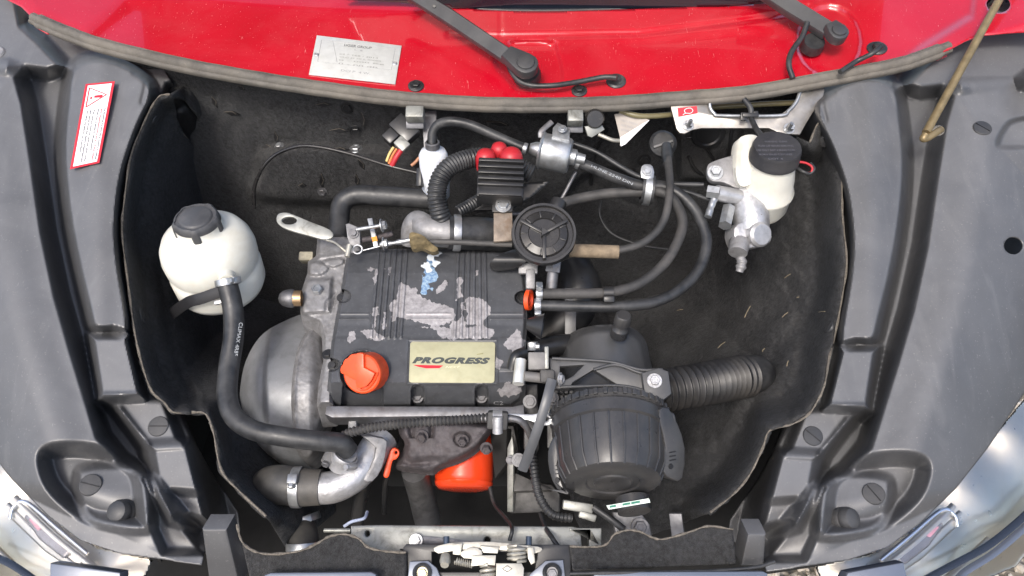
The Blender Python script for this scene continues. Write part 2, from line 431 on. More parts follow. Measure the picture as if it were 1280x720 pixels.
# ================================================================== distances of the large surfaces
def dF(Y): return 1/(.833+(Y-60)*.000474)
def dR(X, Y): return 1/(.7519+Y*.000626) - .10*((X-640)/600)**2
def dWall(y): return lambda X, Y: y/(SP+CP*(360-Y)/FOC)

# ================================================================== ground
def ground_mat():
    t = NT('gravel_ground'); n = t.noise(38, 6, .7); v = t.n.new('ShaderNodeTexVoronoi'); v.inputs['Scale'].default_value = 62
    t.l.new(t.pos, v.inputs['Vector'])
    c = t.mix(t.ramp(n, .3, .7), (.20, .18, .155), (.44, .41, .36)); c = t.mix(t.ramp(v.outputs['Distance'], 0, .6), c, (.14, .125, .10))
    t.set(Base_Color=c, Roughness=.95); t.bump(v.outputs['Distance'], .8, .02); return t.m
g = frommesh('ground', [(-60, -60, 0), (60, -60, 0), (60, 60, 0), (-60, 60, 0)], [(0, 1, 2, 3)], ground_mat(), smooth=False); setp(g, kind='structure')
def stones():
    base = bmesh.new(); bmesh.ops.create_icosphere(base, subdivisions=1, radius=1); base.verts.ensure_lookup_table()
    bv = np.array([v.co[:] for v in base.verts]); bf = np.array([[v.index for v in f.verts] for f in base.faces]); base.free()
    rs = np.random.RandomState(3); V = []; F = []; A = []; n = 0
    zones = [(.55, 1.35, .35, 1.3, 5200), (-1.2, -.55, .2, .9, 1500), (-.55, .55, .2, .85, 2600)]
    for x0, x1, y0, y1, N in zones:
        for _ in range(N):
            s = .004+.011*rs.rand()**2.2; k = bv*(1+.35*(rs.rand(len(bv), 1)-.5))*s*np.array([1, .6+.5*rs.rand(), .45+.35*rs.rand()])
            a = rs.rand()*6.28; k = np.stack([k[:, 0]*math.cos(a)-k[:, 1]*math.sin(a), k[:, 0]*math.sin(a)+k[:, 1]*math.cos(a), k[:, 2]], 1)
            V.append(k+[x0+(x1-x0)*rs.rand(), y0+(y1-y0)*rs.rand(), s*.25]); F.append(bf+n); n += len(bv); A += [rs.rand()]*len(bv)
    me = bpy.data.meshes.new('gravel'); me.from_pydata(np.vstack(V).tolist(), [], np.vstack(F).tolist())
    at = me.attributes.new('tone', 'FLOAT', 'POINT'); at.data.foreach_set('value', np.array(A, np.float32))
    t = NT('gravel_stone'); a = t.attr('tone'); c = t.mix(a, (.17, .155, .13), (.62, .58, .52)); c = t.mix(t.ramp(t.noise(220, 4), .4, .7), c, (.40, .33, .25))
    t.set(Base_Color=c, Roughness=.9)
    setp(link('gravel', me, t.m, None, True, 20), 'loose pale grey and tan gravel stones beside the car', 'gravel', kind='stuff')
stones()

# ================================================================== bay walls and floor
def firewall():
    base = dWall(1.175)
    def d(X, Y):
        r = base(X, Y) + .006*vnoise(X, Y, 60, 5) + .0025*vnoise(X, Y, 14, 6)
        r -= .035*bumpin([(325, 215), (345, 185), (500, 190), (530, 215), (530, 250), (330, 250)], X, Y, 16, 4)
        r += .03*bumpin(circ(765, 262, 62, 50), X, Y, 10)
        r -= .03*bumpin([(845, 150), (905, 140), (925, 160), (925, 225), (850, 225)], X, Y, 10)
        r += .008*np.exp(-(linedist([(750, 130), (742, 230), (800, 260)], X, Y)/5)**2)
        return r
    t = T('firewall', 'black felt covered firewall behind the engine', 'firewall'); t['kind'] = 'structure'
    holes = []
    o = sheet('felt_panel', [(150, 75), (233, 88), (420, 118), (640, 134), (850, 128), (1013, 106), (1075, 92), (1075, 480), (150, 480)], d, 3.0, M_FELT, t, thick=.006, holes=holes)
    for x, y, r, m in ((349, 182, 8, M_ZINC), (445, 186, 11, M_ZINC), (434, 135, 11, M_BLK), (445, 164, 11, M_BLK), (403, 240, 9, M_STEEL), (805, 200, 12, M_BLK), (788, 213, 9, M_BLK)):
        n = nrm(d, x, y, 6); hexbolt('bolt', on(d, x, y)-n*.001, n, S(r*.55, 1.3), m, t)
    # torn slits with pale frayed lips
    for x, y, a, L in ((405, 131, 0, 22), (425, 163, 0, 26), (333, 183, .1, 22), (425, 187, 0, 26), (345, 172, 1.3, 16), (453, 150, 1.4, 26), (452, 206, 1.0, 18), (302, 110, .5, 12), (290, 142, .2, 20), (268, 128, 1.1, 16), (402, 226, 1.5, 18), (378, 232, 0, 10), (446, 226, 1.4, 16), (625, 155, .15, 34)):
        c, s = math.cos(a), math.sin(a); pl = Pl(on(d, x, y)+nrm(d, x, y)*.0015, nrm(d, x, y)); w = 3.0
        q = slab('slit', [(x-c*L/2, y-s*L/2), (x-s*w, y+c*w), (x+c*L/2, y+s*L/2), (x+s*w, y-c*w)], pl, .003, MATS['slot_black'], t, 0)
        tube('frayed_lip', [pl.at(x-c*L/2, y-s*L/2), pl.at(x+s*w*.8, y-c*w*.8), pl.at(x+c*L/4, y+s*L/4)], .0005, M_FELTE, q, segs=4, sm=0)
    # pressed ribs on the plastic panel right of centre
    for pts in ([(760, 160), (745, 190), (738, 230)], [(915, 160), (908, 210)], [(858, 172), (905, 165)], [(860, 195), (872, 214), (905, 230)], [(880, 180), (900, 212)]):
        tube('rib', [on(d, *p)+nrm(d, *p)*.001 for p in pts], .003, M_BLK, t, segs=8)
    lathe('round_cover', [(0, .004), (S(14, 1.3), .004), (S(16, 1.3), .006), (S(20, 1.3), .006), (S(22, 1.3), 0), (S(22, 1.3), -.01)], frame(on(d, 885, 166), nrm(d, 885, 166, 8)), M_BLK, t)
    return d
dWALL = firewall()
tr = T('undertray', 'dark tray added below the engine to block light from underneath', 'undertray'); tr['kind'] = 'structure'
bm = bmesh.new()
zt = .17
add_slab(bm, [Vector(p) for p in ((-.62, .50, zt), (.36, .50, zt), (.36, .62, zt), (.62, .66, zt), (.62, 1.16, zt), (-.62, 1.16, zt))], UP, .006)
frombm('tray_panel', bm, M_DIRTY, tr)  # tray added to stop light leaking into the bay from below
for s in (-1, 1):
    box('side_wall', Matrix.Translation((s*.60, .90, .31)), .006, .50, .28, M_DIRTY, tr, 0)

# ================================================================== red scuttle panel, seal, screen
SEAL = [(43, 24), (65, 34), (90, 44), (133, 59), (233, 83), (333, 101), (420, 114), (500, 124), (600, 131), (690, 132), (767, 130), (850, 124), (933, 117), (1013, 103), (1113, 84), (1150, 73), (1184, 60)]
GL = [(430, -2), (500, 1), (540, 6), (600, 12), (650, 14), (700, 14), (800, 11), (900, 7), (960, 2), (1000, -3)]
def dcowl(X, Y):
    d = dR(X, Y)
    d += .010*bumpin([(632, 62), (640, 52), (688, 52), (696, 62), (703, 95), (696, 110), (650, 112), (636, 100), (618, 78)], X, Y, 7, 4)
    d += .010*bumpin(circ(1036, 52, 40, 44), X, Y, 9)
    d += .004*ss(linedist([(560, 44), (626, 46), (800, 42), (960, 22), (1010, 8)], X, Y), 6, 0) * (X > 500)
    d -= .006*ss(Y-(48-.00016*(X-690)**2), 10, -10)*ss(X, 560, 640)*ss(1010-X, 0, 60)
    d -= .012*bumpin([(1120, 85), (1300, 30), (1300, -60), (1225, -60), (1215, 20), (1150, 60)], X, Y, 14)
    d += .0016*ss(linedist([(626, 12), (626, 46)], X, Y), 2.2, .4)
    d -= .010*bumpin([(-20, -60), (300, -60), (160, 5), (110, 50), (40, 20)], X, Y, 30)
    return d
cowl = T('scuttle_panel', 'glossy red painted scuttle panel below the windscreen', 'car panel')
top = [(0, -3), (-25, -50), (430, -50)]
red_out = [(1188, 62), (1205, 52), (1225, 44), (1290, 40), (1330, 36), (1330, -55)] + [(1000, -55)] + GL[::-1] + [(400, -55), (-40, -55), (8, -1), (26, 8), (36, 18), (42, 27)] + [(p[0], p[1]+4) for p in SEAL[1:-1]]
hinge_slot = circ(1248, 5, 15, 11)
sheet('painted_panel', red_out, dcowl, 2.5, M_RED, cowl, thick=.002, holes=[hinge_slot])
box('hinge_plate', frame(W(1246, 4, 1.25), C(0, .2, 1)), .016, .012, .02, M_STEEL, cowl, .001)
box('hinge_backing', frame(W(1248, 2, 1.29), C(0, .2, 1)), .07, .06, .004, MATS['slot_black'], cowl, .001)
for x, y in ((520, 108), (724, 114)):
    n = nrm(dcowl, x, y, 5); q = on(dcowl, x, y); o = lathe('washer', [(0, 0), (S(10, 1.2), 0), (S(10, 1.2), .0025), (S(8, 1.2), .004), (0, .004)], frame(q-n*.0005, n), M_RUB, cowl)
    hexbolt('bolt', q+n*.003, n, S(5.5, 1.2), M_BLK, cowl)
# red tabs seen past both ends of the seal
for px in ([(41, 25), (52, 31), (66, 41), (58, 42), (44, 34)], [(1168, 72), (1180, 62), (1185, 64), (1184, 70), (1172, 75)]):
    slab('red_tab', px, Pl(W(*px[2], 1.195), C(0, .3, 1)), .003, M_RED, cowl)

def seal_profile():
    P = catmull([(*on(dR, x, y),) for x, y in SEAL], 10); P = [Vector(p) for p in P]
    prof = [(-.0125, -.004), (-.0130, .001), (-.0125, .0035), (-.0112, .0042), (-.0102, .0034), (-.0085, .0070), (-.004, .0092), (.001, .0085), (.0042, .0058), (.0055, .0042), (.0066, .0046), (.0095, .0046), (.0125, .0015), (.0130, -.006), (.0, -.009)]
    bm = bmesh.new(); rings = []
    for i, p in enumerate(P):
        t = (P[min(i+1, len(P)-1)]-P[max(i-1, 0)]).normalized(); n = VIEW+Vector((0, 0, .2)); n = (n-t*n.dot(t)).normalized(); s = n.cross(t)
        if s.dot(C(0, -1, 0)) < 0: s = -s
        k = 1.0 if 3 < i < len(P)-4 else .8
        rings.append([bm.verts.new(p+s*(a*k*.88+.001)+n*(b*k*.9+.006+.0006*math.sin(i*1.3))) for a, b in prof])
    for a, b in zip(rings, rings[1:]):
        for k in range(len(prof)): k2 = (k+1) % len(prof); bm.faces.new((a[k], a[k2], b[k2], b[k]))
    bm.faces.new(rings[0]); bm.faces.new(rings[-1][::-1])
    return setp(frombm('bonnet_seal', bm, M_SEAL, None, angle=60), 'long dusty grey rubber seal along the red panel edge', 'rubber seal')
seal_profile()
M_GLASSB = mat('dark_screen_glass', (.010, .014, .022), .06, var=.1, coat=.4)
def dgl(X, Y): return dR(X, Y)+.004-.0012*np.minimum(0, Y-14)*0
scr = T('windscreen', 'dark windscreen foot above the red panel', 'windscreen')
sheet('glass', [(440, -60)] + [(x, y+2) for x, y in GL] + [(990, -60)], lambda X, Y: dR(X, Y)+.006-.0022*np.maximum(0, 14-Y), 4, M_GLASSB, scr, thick=.004)
tube('screen_trim', [on(dR, x, y-1)-VIEW*.002 for x, y in GL], .0032, M_RUB, scr, segs=8)

# ID plate
def idplate():
    pl = Pl(on(dcowl, 445, 75), nrm(dcowl, 445, 75, 40)); t = T('identification_plate', 'scratched aluminium identification plate riveted to the red panel', 'plate')
    m = mat('plate_aluminium', (.62, .63, .61), .42, metal=.35, var=.08, vs=60, dirt=.25, dirtc=(.42, .42, .36), ds=30)
    slab('plate', [(396, 44), (502, 57), (494, 105), (386, 93)], pl, .0012, m, t, .0003, off=.0026)
    for x, y in ((395.5, 68.5), (493.5, 79.5)):
        o = lathe('rivet', [(0, .0005), (.0012, .0005), (.0016, .002), (.0030, .0022), (.0040, .001), (.0040, 0)], frame(pl.at(x, y, .0027), pl.n), M_ALUW, t, 16)
    pr = lambda u, v: (402+u*92-v*5, 50+u*10.5+v*27)
    P4 = [pr(0, 0), pr(1, 0), pr(1, 1), pr(0, 1)]
    for a, b in zip(P4, P4[1:]+P4[:1]): tube('engraved_line', [pl.at(*a, .0027), pl.at(*b, .0027)], .0003, M_INKG, t, segs=4)
    tube('engraved_line', [pl.at(416, 51, .0027), pl.at(421.5, 78, .0027)], .0003, M_INKG, t, segs=4)
    tx = lambda s, a, b, h, mm=M_INKG: text('lettering', s, pl, a, b, h, mm, t, off=.0028)
    tx('LIGIER GROUP', (430, 57.5), (464, 61.5), 4.2, M_INK)
    tx('L  6', (443, 63), (453, 64.2), 2.6)
    M_EM = mat('embossed', (.30, .30, .28), .5, metal=.2)
    for i, s in enumerate(('e2 * 168 / 2013', 'VLG JS 50 L 00000', '0 - 000 Kg', '0 - 00 dB')):
        y = 68+i*4.0; tx(s, (424-i*.4, y), (472+4*(i % 3), y+5.6), 2.7, M_EM)
    tx('DCI P  4 W..', (426, 89), (464, 93.5), 3.6, M_INKG)
idplate()

# wipers
def wiper(pts, w, cap, capr, base, label, ribs):
    t = T('wiper_arm', label, 'wiper', 'wiper arms on the red panel')
    m = mat('wiper_black', (.035, .037, .042), .40, grain=.06, dust=.10)
    P = [W(*p) for p in pts]; bm = bmesh.new(); n = VIEW
    prof = [(-.5, -.35), (-.5, .1), (-.42, .22), (.42, .22), (.5, .1), (.5, -.35)]; rings = []
    for i, p in enumerate(P):
        tt = (P[min(i+1, len(P)-1)]-P[max(i-1, 0)]).normalized(); nn = (n-tt*n.dot(tt)).normalized(); s = nn.cross(tt)
        ww = S(w if i else w*.9, pts[i][2]); rings.append([bm.verts.new(p+s*a*ww+nn*b*ww) for a, b in prof])
    for a, b in zip(rings, rings[1:]):
        for k in range(6): bm.faces.new((a[k], a[(k+1) % 6], b[(k+1) % 6], b[k]))
    bm.faces.new(rings[0]); bm.faces.new(rings[-1][::-1]); frombm('arm', bm, m, t)
    c = W(*cap); e = P[-1]; ax = (VIEW*.85+C(0, 1, 0)*.35).normalized(); r = S(capr, cap[2])
    M = frame(c, ax, (e-c)); d = (e-c).length
    bm = bmesh.new(); o = [Vector((d, r*.62)), Vector((d, -r*.62)), Vector((r*.3, -r*.95))]
    pts2 = [M @ Vector((x, y, .006)) for x, y in [(d*1.05, r*.6), (r*.25, r*.95)] + [(r*math.cos(a), r*math.sin(a)) for a in np.linspace(1.9, 4.38, 9)] + [(r*.25, -r*.95), (d*1.05, -r*.6)]]
    add_slab(bm, pts2, M.to_3x3() @ Vector((0, 0, 1)), .016, .003); k = frombm('knuckle', bm, m, t)
    lathe('pivot_cap', [(0, .0095), (r*.5, .0093), (r*.66, .0085), (r*.72, .006)], M, m, k, 24)
    lathe('pivot_base', [(r*1.12, -.022), (r*1.12, -.014), (r*1.0, -.006), (0, -.006)], frame(W(*base), ax), M_RUB, t, 28)
    hexbolt('rivet', P[1]+(P[0]-P[1])*ribs+VIEW*S(w, 1.2)*.22, VIEW, .003, M_BLK, t, washer=False)
wiper([(505, -14, 1.255), (560, 20, 1.235), (634, 70, 1.20)], 19, (657, 81, 1.185), 16, (659, 85, 1.20), 'grey black wiper arm with its knuckle in a square recess', .3)
wiper([(940, -22, 1.24), (990, 10, 1.225), (1036, 38, 1.20)], 21, (1047, 41, 1.185), 13, (1020, 48, 1.205), 'black wiper arm with its knuckle in a round recess', .5)
def grom(x, y, r, parent):
    n = nrm(dcowl, x, y, 5); return lathe('grommet', [(r*1.15, -.001), (r*1.15, .002), (r*.95, .004), (r*.6, .004), (r*.5, .009), (r*.3, .010), (0, .010)], frame(on(dcowl, x, y), n), M_RUB, parent, 24)
t = T('washer_hose', 'thin black washer hose looping to a grommet near the square recess', 'hose', 'washer hoses')
px_tube('hose', [(632, 72, 1.215), (643, 95, 1.205), (660, 106, 1.20), (690, 107, 1.195), (725, 102, 1.20), (755, 96.5, 1.20), (771, 97, 1.195)], 7, M_RUB, t); grom(770, 102, S(11, 1.2), t)
t = T('washer_hose', 'thin black washer hose from the round recess to a grommet under the seal', 'hose', 'washer hoses')
px_tube('hose', [(1009, 28, 1.20), (1003, 45, 1.195), (990, 64, 1.185), (986, 80, 1.175), (991, 98, 1.17)], 7, M_RUB, t)
px_tube('hose', [(1050, 90, 1.155), (1070, 77, 1.165), (1090, 67, 1.155), (1101, 58, 1.16)], 6.5, M_RUB, t); grom(1096, 61, S(11, 1.16), t)

# ================================================================== inner wing covers
FO = [(-170, 330), (-150, 370), (-85, 455), (-25, 548), (15, 600), (60, 645), (100, 675), (150, 692), (252, 706), (256, 690), (300, 664), (297, 640), (262, 586), (246, 556), (232, 520), (206, 500),
      (192, 470), (182, 420), (175, 340), (176, 250), (190, 190), (222, 148), (218, 110), (200, 78), (130, 52), (60, 30), (30, 10), (-20, -20), (-170, -30)]
def fender_rel(X, Y):
    r = np.zeros_like(X)
    # outer dome
    outer = [(-250, -60), (-60, 86), (8, 86), (22, 92), (33, 130), (44, 200), (57, 290), (74, 370), (94, 440), (110, 492), (126, 545), (150, 575), (185, 600), (300, 740), (-250, 740)]
    so = sdist(outer, X, Y); r -= .070*ss(so, -16, 9)
    r -= .022*ss(so, 0, 70) - .0000022*np.clip(so, 0, 200)**2 - .05*np.clip((-(X+10)-(Y-430)*.35)/200, 0, 1)**2*0
    # front roll-over of the dome towards the lamp
    r += .03*ss(Y-(640+.10*(X-150)), -28, 44)
    # sticker shelf
    shelf = catmull([(93, 80), (80, 130), (76, 200), (86, 290), (106, 380), (116, 411), (140, 413), (163, 411), (152, 330), (149, 280), (156, 220), (172, 168), (192, 118), (178, 92), (135, 72)], 4, True)
    s1 = sdist(shelf, X, Y); r -= .068*ss(s1, -9, 8) + .010*np.exp(-((X-118)/26)**2)*ss(s1, -4, 8)
    r -= .0045*np.exp(-(linedist([(96, 78), (82, 130), (77, 200), (87, 290), (106, 370), (113, 408)], X, Y, 4)/2.6)**2)
    r += .004*np.exp(-(linedist([(168, 92), (182, 104), (178, 128)], X, Y, 4)/3.5)**2)
    # box below the shelf
    s2 = sdist([(112, 419), (160, 419), (179, 497), (124, 499)], X, Y); r -= .066*ss(s2, -8, 7)
    r += .008*np.exp(-(linedist([(112, 416), (164, 415)], X, Y)/3.)**2)
    # fastener shelf, block, front nose
    s3 = sdist([(128, 498), (205, 498), (226, 553), (182, 556), (150, 520)], X, Y); r -= .034*ss(s3, -10, 7)
    r -= .010*np.exp(-(linedist([(150, 512), (183, 556), (192, 600), (215, 648)], X, Y)/4.5)**2)
    s4 = sdist([(186, 556), (236, 553), (262, 654), (216, 642), (194, 600)], X, Y); r -= .050*ss(s4, -9, 8)
    r += .016*bumpin([(205, 614), (254, 617), (266, 660), (218, 648)], X, Y, 14)
    # pocket
    pk = catmull([(46, 575), (58, 556), (95, 552), (140, 560), (176, 582), (186, 618), (184, 655), (178, 662), (120, 658), (88, 642), (58, 612)], 4, True)
    s5 = sdist(pk, X, Y); r += .050*ss(s5, -3, 22)
    s6 = sdist(catmull([(96, 596), (108, 584), (150, 581), (180, 586), (192, 640), (184, 662), (128, 656), (102, 636)], 4, True), X, Y); r -= .022*ss(s6, -8, 7)
    # ditch between dome and fastener shelf
    r += .030*bumpin([(118, 505), (140, 512), (176, 560), (184, 590), (160, 575), (132, 548)], X, Y, 14)
    r += .026*bumpin([(180, 600), (212, 652), (252, 664), (254, 690), (205, 690), (188, 650)], X, Y, 14)
    # drop into the bay
    inner = [(205, 100), (196, 124), (174, 178), (161, 245), (160, 300), (166, 360), (172, 420), (184, 468), (196, 500), (222, 520), (240, 556), (262, 652), (252, 720), (330, 720), (330, 80)]
    r += .10*ss(sdist(inner, X, Y), 0, 26)
    # rear upper flange
    up = [(-250, -60), (14, -60), (30, 30), (52, 50), (84, 84), (60, 92), (-2, 84), (-250, 74)]
    r -= .062*ss(sdist(up, X, Y), -12, 10)
    r -= .003*np.exp(-(linedist([(22, 0), (29, 20), (34, 38), (55, 47)], X, Y, 4)/2.5)**2)
    return r
def dleft(X, Y): return dF(Y)+.076+fender_rel(X, Y)+.0010*vnoise(X, Y, 60, 3)
def mirY(Y): return Y-11-np.clip((600-Y)/500, -.2, 1.1)*13
def dright(X, Y):
    r = fender_rel(1210-X, mirY(Y))
    r -= .020*bumpin([(1196, 132), (1250, 120), (1330, 130), (1330, 185), (1262, 188), (1238, 178), (1215, 178)], X, Y, 8, 4)*0
    r += .016*bumpin([(1248, 182), (1256, 160), (1270, 150), (1300, 148), (1330, 160), (1330, 182), (1275, 184)], X, Y, 9, 4)
    return dF(Y)+.076+r+.0010*vnoise(X, Y, 60, 4)
def unmir(p):
    x, y = p; Y = y
    for _ in range(12): Y = y+11+min(max((600-Y)/500, -.2), 1.1)*13
    return (1210-x, Y)
lw = T('inner_wing_cover', 'moulded dark grey plastic wing cover with the warning sticker', 'wing cover', 'inner wing covers')
rw = T('inner_wing_cover', 'moulded dark grey plastic wing cover with the round hole and prop rod', 'wing cover', 'inner wing covers')
sheet('panel', FO, dleft, 1.5, M_FEND, lw, thick=.0025)
sheet('panel', [unmir(p) for p in FO], dright, 1.5, M_FEND, rw, thick=.0025, holes=[circ(1267, 307, 12, 11, 24), circ(1171, 163, 10, 7)])
box('hole_shade_sheet', frame(W(1267, 307, 1.16), VIEW), .12, .12, .004, MATS['slot_black'], rw, 0)  # black sheet added behind the round hole to paint its dark depth
def fast(d, pt, x, y, r, a=(1, .2, 0)):
    n = nrm(d, x, y, 10); rivet_disc('turn_fastener', on(d, x, y)-n*.0005, n, S(r, dF(y)), M_CLIP, pt, C(*a))
for x, y, r, a in ((198, 533, 13.5, (1, 0, 0)), (113, 606, 14, (1, -.25, 0))): fast(dleft, lw, x, y, r, a)
for x, y, r, a in ((1016, 545, 13, (.6, -.6, 0)), (1092, 617, 14, (.5, -.9, 0)), (1228, 160, 11, (.6, -.7, 0))): fast(dright, rw, x, y, r, a)
for d, pt, x, y in ((dleft, lw, 157, 640), (dright, rw, 1051, 650)):
    n = (nrm(d, x, y, 8)*.7+C(.25 if pt is rw else -.1, 0, .3)).normalized(); r = S(16, dF(y))
    lathe('rubber_stop', [(r*1.0, -.012), (r*1.02, .002), (r*.98, .006), (r*.92, .0075), (r*.96, .010), (r*.92, .014), (r*.78, .0185), (r*.45, .021), (0, .0215)], frame(on(d, x, y), n), M_CLIP, pt)
lathe('flange_plug', [(0, .003), (.010, .003), (.012, .001), (.012, -.003)], frame(on(dleft, -3, 66), nrm(dleft, -3, 66)), M_ALU, lw)
def sticker():
    pl = Pl(on(dleft, 116, 155), nrm(dleft, 116, 155, 22)); q = [(107, 105), (143.5, 101.5), (124, 203.5), (87.5, 211.5)]
    A = np.array(q); uv = lambda u, v: tuple((1-u)*(1-v)*A[0]+u*(1-v)*A[1]+u*v*A[2]+(1-u)*v*A[3])
    st = slab('warning_sticker', q, pl, .0004, M_STKR, lw, 0, off=.0030); st['label'] = 'white sticker with red border and warning triangle'
    slab('sticker_face', [uv(.09, .022), uv(.91, .022), uv(.91, .975), uv(.09, .975)], pl, .0002, M_STKW, st, 0, off=.0034)
    tri = [uv(.16, .05), uv(.16, .28), uv(.80, .155)]
    for a, b in zip(tri, tri[1:]+tri[:1]): tube('triangle_line', [pl.at(*a, .0036), pl.at(*b, .0036)], .0009, M_STKR, st, segs=4)
    slab('mark_bar', [uv(.38, .150), uv(.38, .175), uv(.66, .185), uv(.66, .150)], pl, .0002, M_STKR, st, 0, off=.0038)
    slab('mark_dot', [uv(.25, .160), uv(.25, .185), uv(.31, .188), uv(.31, .160)], pl, .0002, M_STKR, st, 0, off=.0038)
    L = ['Le systeme ne doit etre ouvert a chaud', 'doit imperativement etre a froid utilise', 'niveau avec un liquide de refroidissement', 'The system must be opened when cold,', 'the level must be done imperatively', 'to the system of cooling']
    us = (.80, .68, .57, .42, .31, .20)
    for i, (s, u) in enumerate(zip(L, us)):
        text('lettering', s, pl, uv(u, .32), uv(u, .94-.12*(i in (2, 5))), 2.6, M_INK if i != 1 else M_STKR, st, off=.0040, bold=.02)
sticker()

# ================================================================== felt side liners and front pieces
LE = [(213, 118), (198, 122), (182, 150), (164, 195), (156, 250), (153, 290), (160, 350), (168, 410), (178, 455), (190, 488), (206, 503), (217, 515), (242, 515), (258, 518), (267, 540), (277, 587), (300, 614), (333, 645)]
def dlf(X, Y):
    e = linedist(LE, X, Y); return dF(Y)+.026+.52*ss(e, 5, 190)+.07*ss(e, 0, 22)+.012*vnoise(X, Y, 45, 8)*ss(e, 4, 40)+.004*vnoise(X, Y, 10, 9)*ss(e, 2, 14)+.014*np.exp(-(linedist([(200, 330), (215, 430), (250, 520), (290, 600)], X, Y, 4)/7)**2)
lf = T('felt_liner', 'black felt side liner beside the white coolant tank', 'felt liner', 'felt side liners')
vcut = [(217, 122), (233, 126), (252, 152), (262, 158), (274, 133), (267, 163), (248, 188), (231, 168), (221, 148)]
sheet('felt_sheet', LE + [(360, 690), (420, 640), (420, 420), (400, 250), (300, 130), (245, 96)], dlf, 2.5, M_FELT, lf, thick=.005, holes=[vcut])
tube('cut_edge', [on(dlf, x, y)+VIEW*.001 for x, y in LE], .0014, M_FELTE, lf, segs=6, wob=.5)
sheet('notch_shade_sheet', vcut, lambda X, Y: dlf(X, Y)+.012, 2, MATS['slot_black'], lf)  # black sheet behind the cut, standing in for the shade inside it
tube('cut_edge', [on(dlf, x, y)+VIEW*.001 for x, y in ((230, 168), (248, 188), (267, 163), (274, 133))], .0010, M_FELTE, lf, segs=6, sm=0)
for x, y, r in ((177, 394, 10), (193, 150, 8)):
    n = nrm(dlf, x, y, 10); rivet_disc('turn_fastener', on(dlf, x, y), n, S(r, 1.05), M_CLIP, lf, C(.6, -.8, 0))
RE = [(1012, 178), (1023, 154), (1037, 161), (1050, 187), (1052, 235), (1053, 273), (1058, 327), (1052, 373), (1043, 420), (1036, 447), (1031, 478), (1022, 500), (1010, 518), (990, 530), (962, 538), (953, 560), (937, 593), (917, 617), (888, 640)]
def drf(X, Y):
    e = linedist(RE, X, Y); return dF(Y)+.030+.11*ss(e, 0, 40)+.46*ss(e, 10, 260)+.016*vnoise(X, Y, 55, 11)+.007*vnoise(X, Y, 18, 12)+.0030*vnoise(X, Y, 7, 13)-.05*np.exp(-(np.hypot(X-962, Y-463)/55)**2)+.012*np.exp(-(linedist([(1000, 400), (950, 480), (930, 560)], X, Y, 4)/12)**2)-.012*np.exp(-(linedist([(980, 330), (900, 440), (860, 560)], X, Y, 4)/16)**2)
rf = T('felt_liner', 'black felt side liner behind the brake fluid reservoir', 'felt liner', 'felt side liners')
sheet('felt_sheet', RE + [(760, 690), (690, 640), (690, 480), (760, 360), (850, 230), (950, 150)], drf, 2.5, M_FELT, rf, thick=.005)
tube('cut_edge', [on(drf, x, y)+VIEW*.001 for x, y in RE], .0013, M_FELTE, rf, segs=6, wob=.5)
for x, y, r in ((1037, 409, 8), (1032, 177, 9)):
    n = nrm(drf, x, y, 10); rivet_disc('turn_fastener', on(drf, x, y), n, S(r, 1.05), M_CLIP, rf, C(.2, -1, 0))
rs = np.random.RandomState(5)
M_STRAW = mat('dry_straw', (.30, .25, .17), .8, var=.3)
for x, y, a, L in ((985, 345, .6, 9), (982, 394, .7, 9), (935, 390, 1.1, 16), (902, 432, .7, 12), (1028, 390, .1, 8), (955, 438, .9, 5), (945, 458, 1.4, 5), (998, 372, .3, 3), (985, 455, 1.3, 7), (965, 580, 1.5, 14), (1030, 150, .7, 16), (850, 388, .2, 8)):
    n = nrm(drf, x, y, 8); c, s = math.cos(a)*L/2, -math.sin(a)*L/2
    setp(tube('straw_bit', [on(drf, x-c, y-s)+n*.001, on(drf, x, y)+n*.0018, on(drf, x+c, y+s)+n*.001], .00055, M_STRAW, None, segs=5), 'tiny dry straw bit lying on the black felt liner', 'straw', 'straw bits on the felt')

def front_felt(name_label, pts, dd):
    t = T('felt_flap', name_label, 'felt flap', 'felt flaps at the front edge')
    o = sheet('felt_sheet', pts, dd, 2.5, M_FELT, t, thick=.006); return t
ffl = lambda X, Y: .90-.0004*(Y-690)+.003*vnoise(X, Y, 40, 2)
TL = [(297, 655), (303, 676), (318, 688), (340, 692), (375, 688), (398, 678), (412, 670), (430, 667), (448, 672), (460, 683), (480, 688), (508, 690)]
t = front_felt('curved black felt flap below the rubber elbow hose', TL+[(508, 735), (315, 735)], ffl)
tube('cut_edge', [on(ffl, x, y)+VIEW*.002 for x, y in TL], .0014, M_FELTE, t, segs=6, wob=.5)
TR = [(712, 682), (735, 683), (757, 680), (768, 667), (785, 662), (800, 664), (815, 671), (830, 673), (862, 664), (885, 657), (916, 661)]
t = front_felt('curved black felt flap below the air filter', TR+[(920, 705), (716, 713)], ffl)
tube('cut_edge', [on(ffl, x, y)+VIEW*.002 for x, y in TR], .0012, M_FELTE, t, segs=6, wob=.5)
# corner posts
def post(px, d, lab):
    pl = Pl(W(*px[0], d), C(0, -.35, 1)); return setp(slab('corner_post', px, pl, .03, M_FEND, None, .003), lab, 'post', 'corner posts')
post([(252, 662), (283, 662), (292, 700), (300, 735), (262, 735)], .905, 'dark plastic corner post beside the curved felt below the elbow hose')
post([(935, 668), (958, 668), (955, 708), (926, 708)], .905, 'dark plastic corner post beside the felt below the air filter')

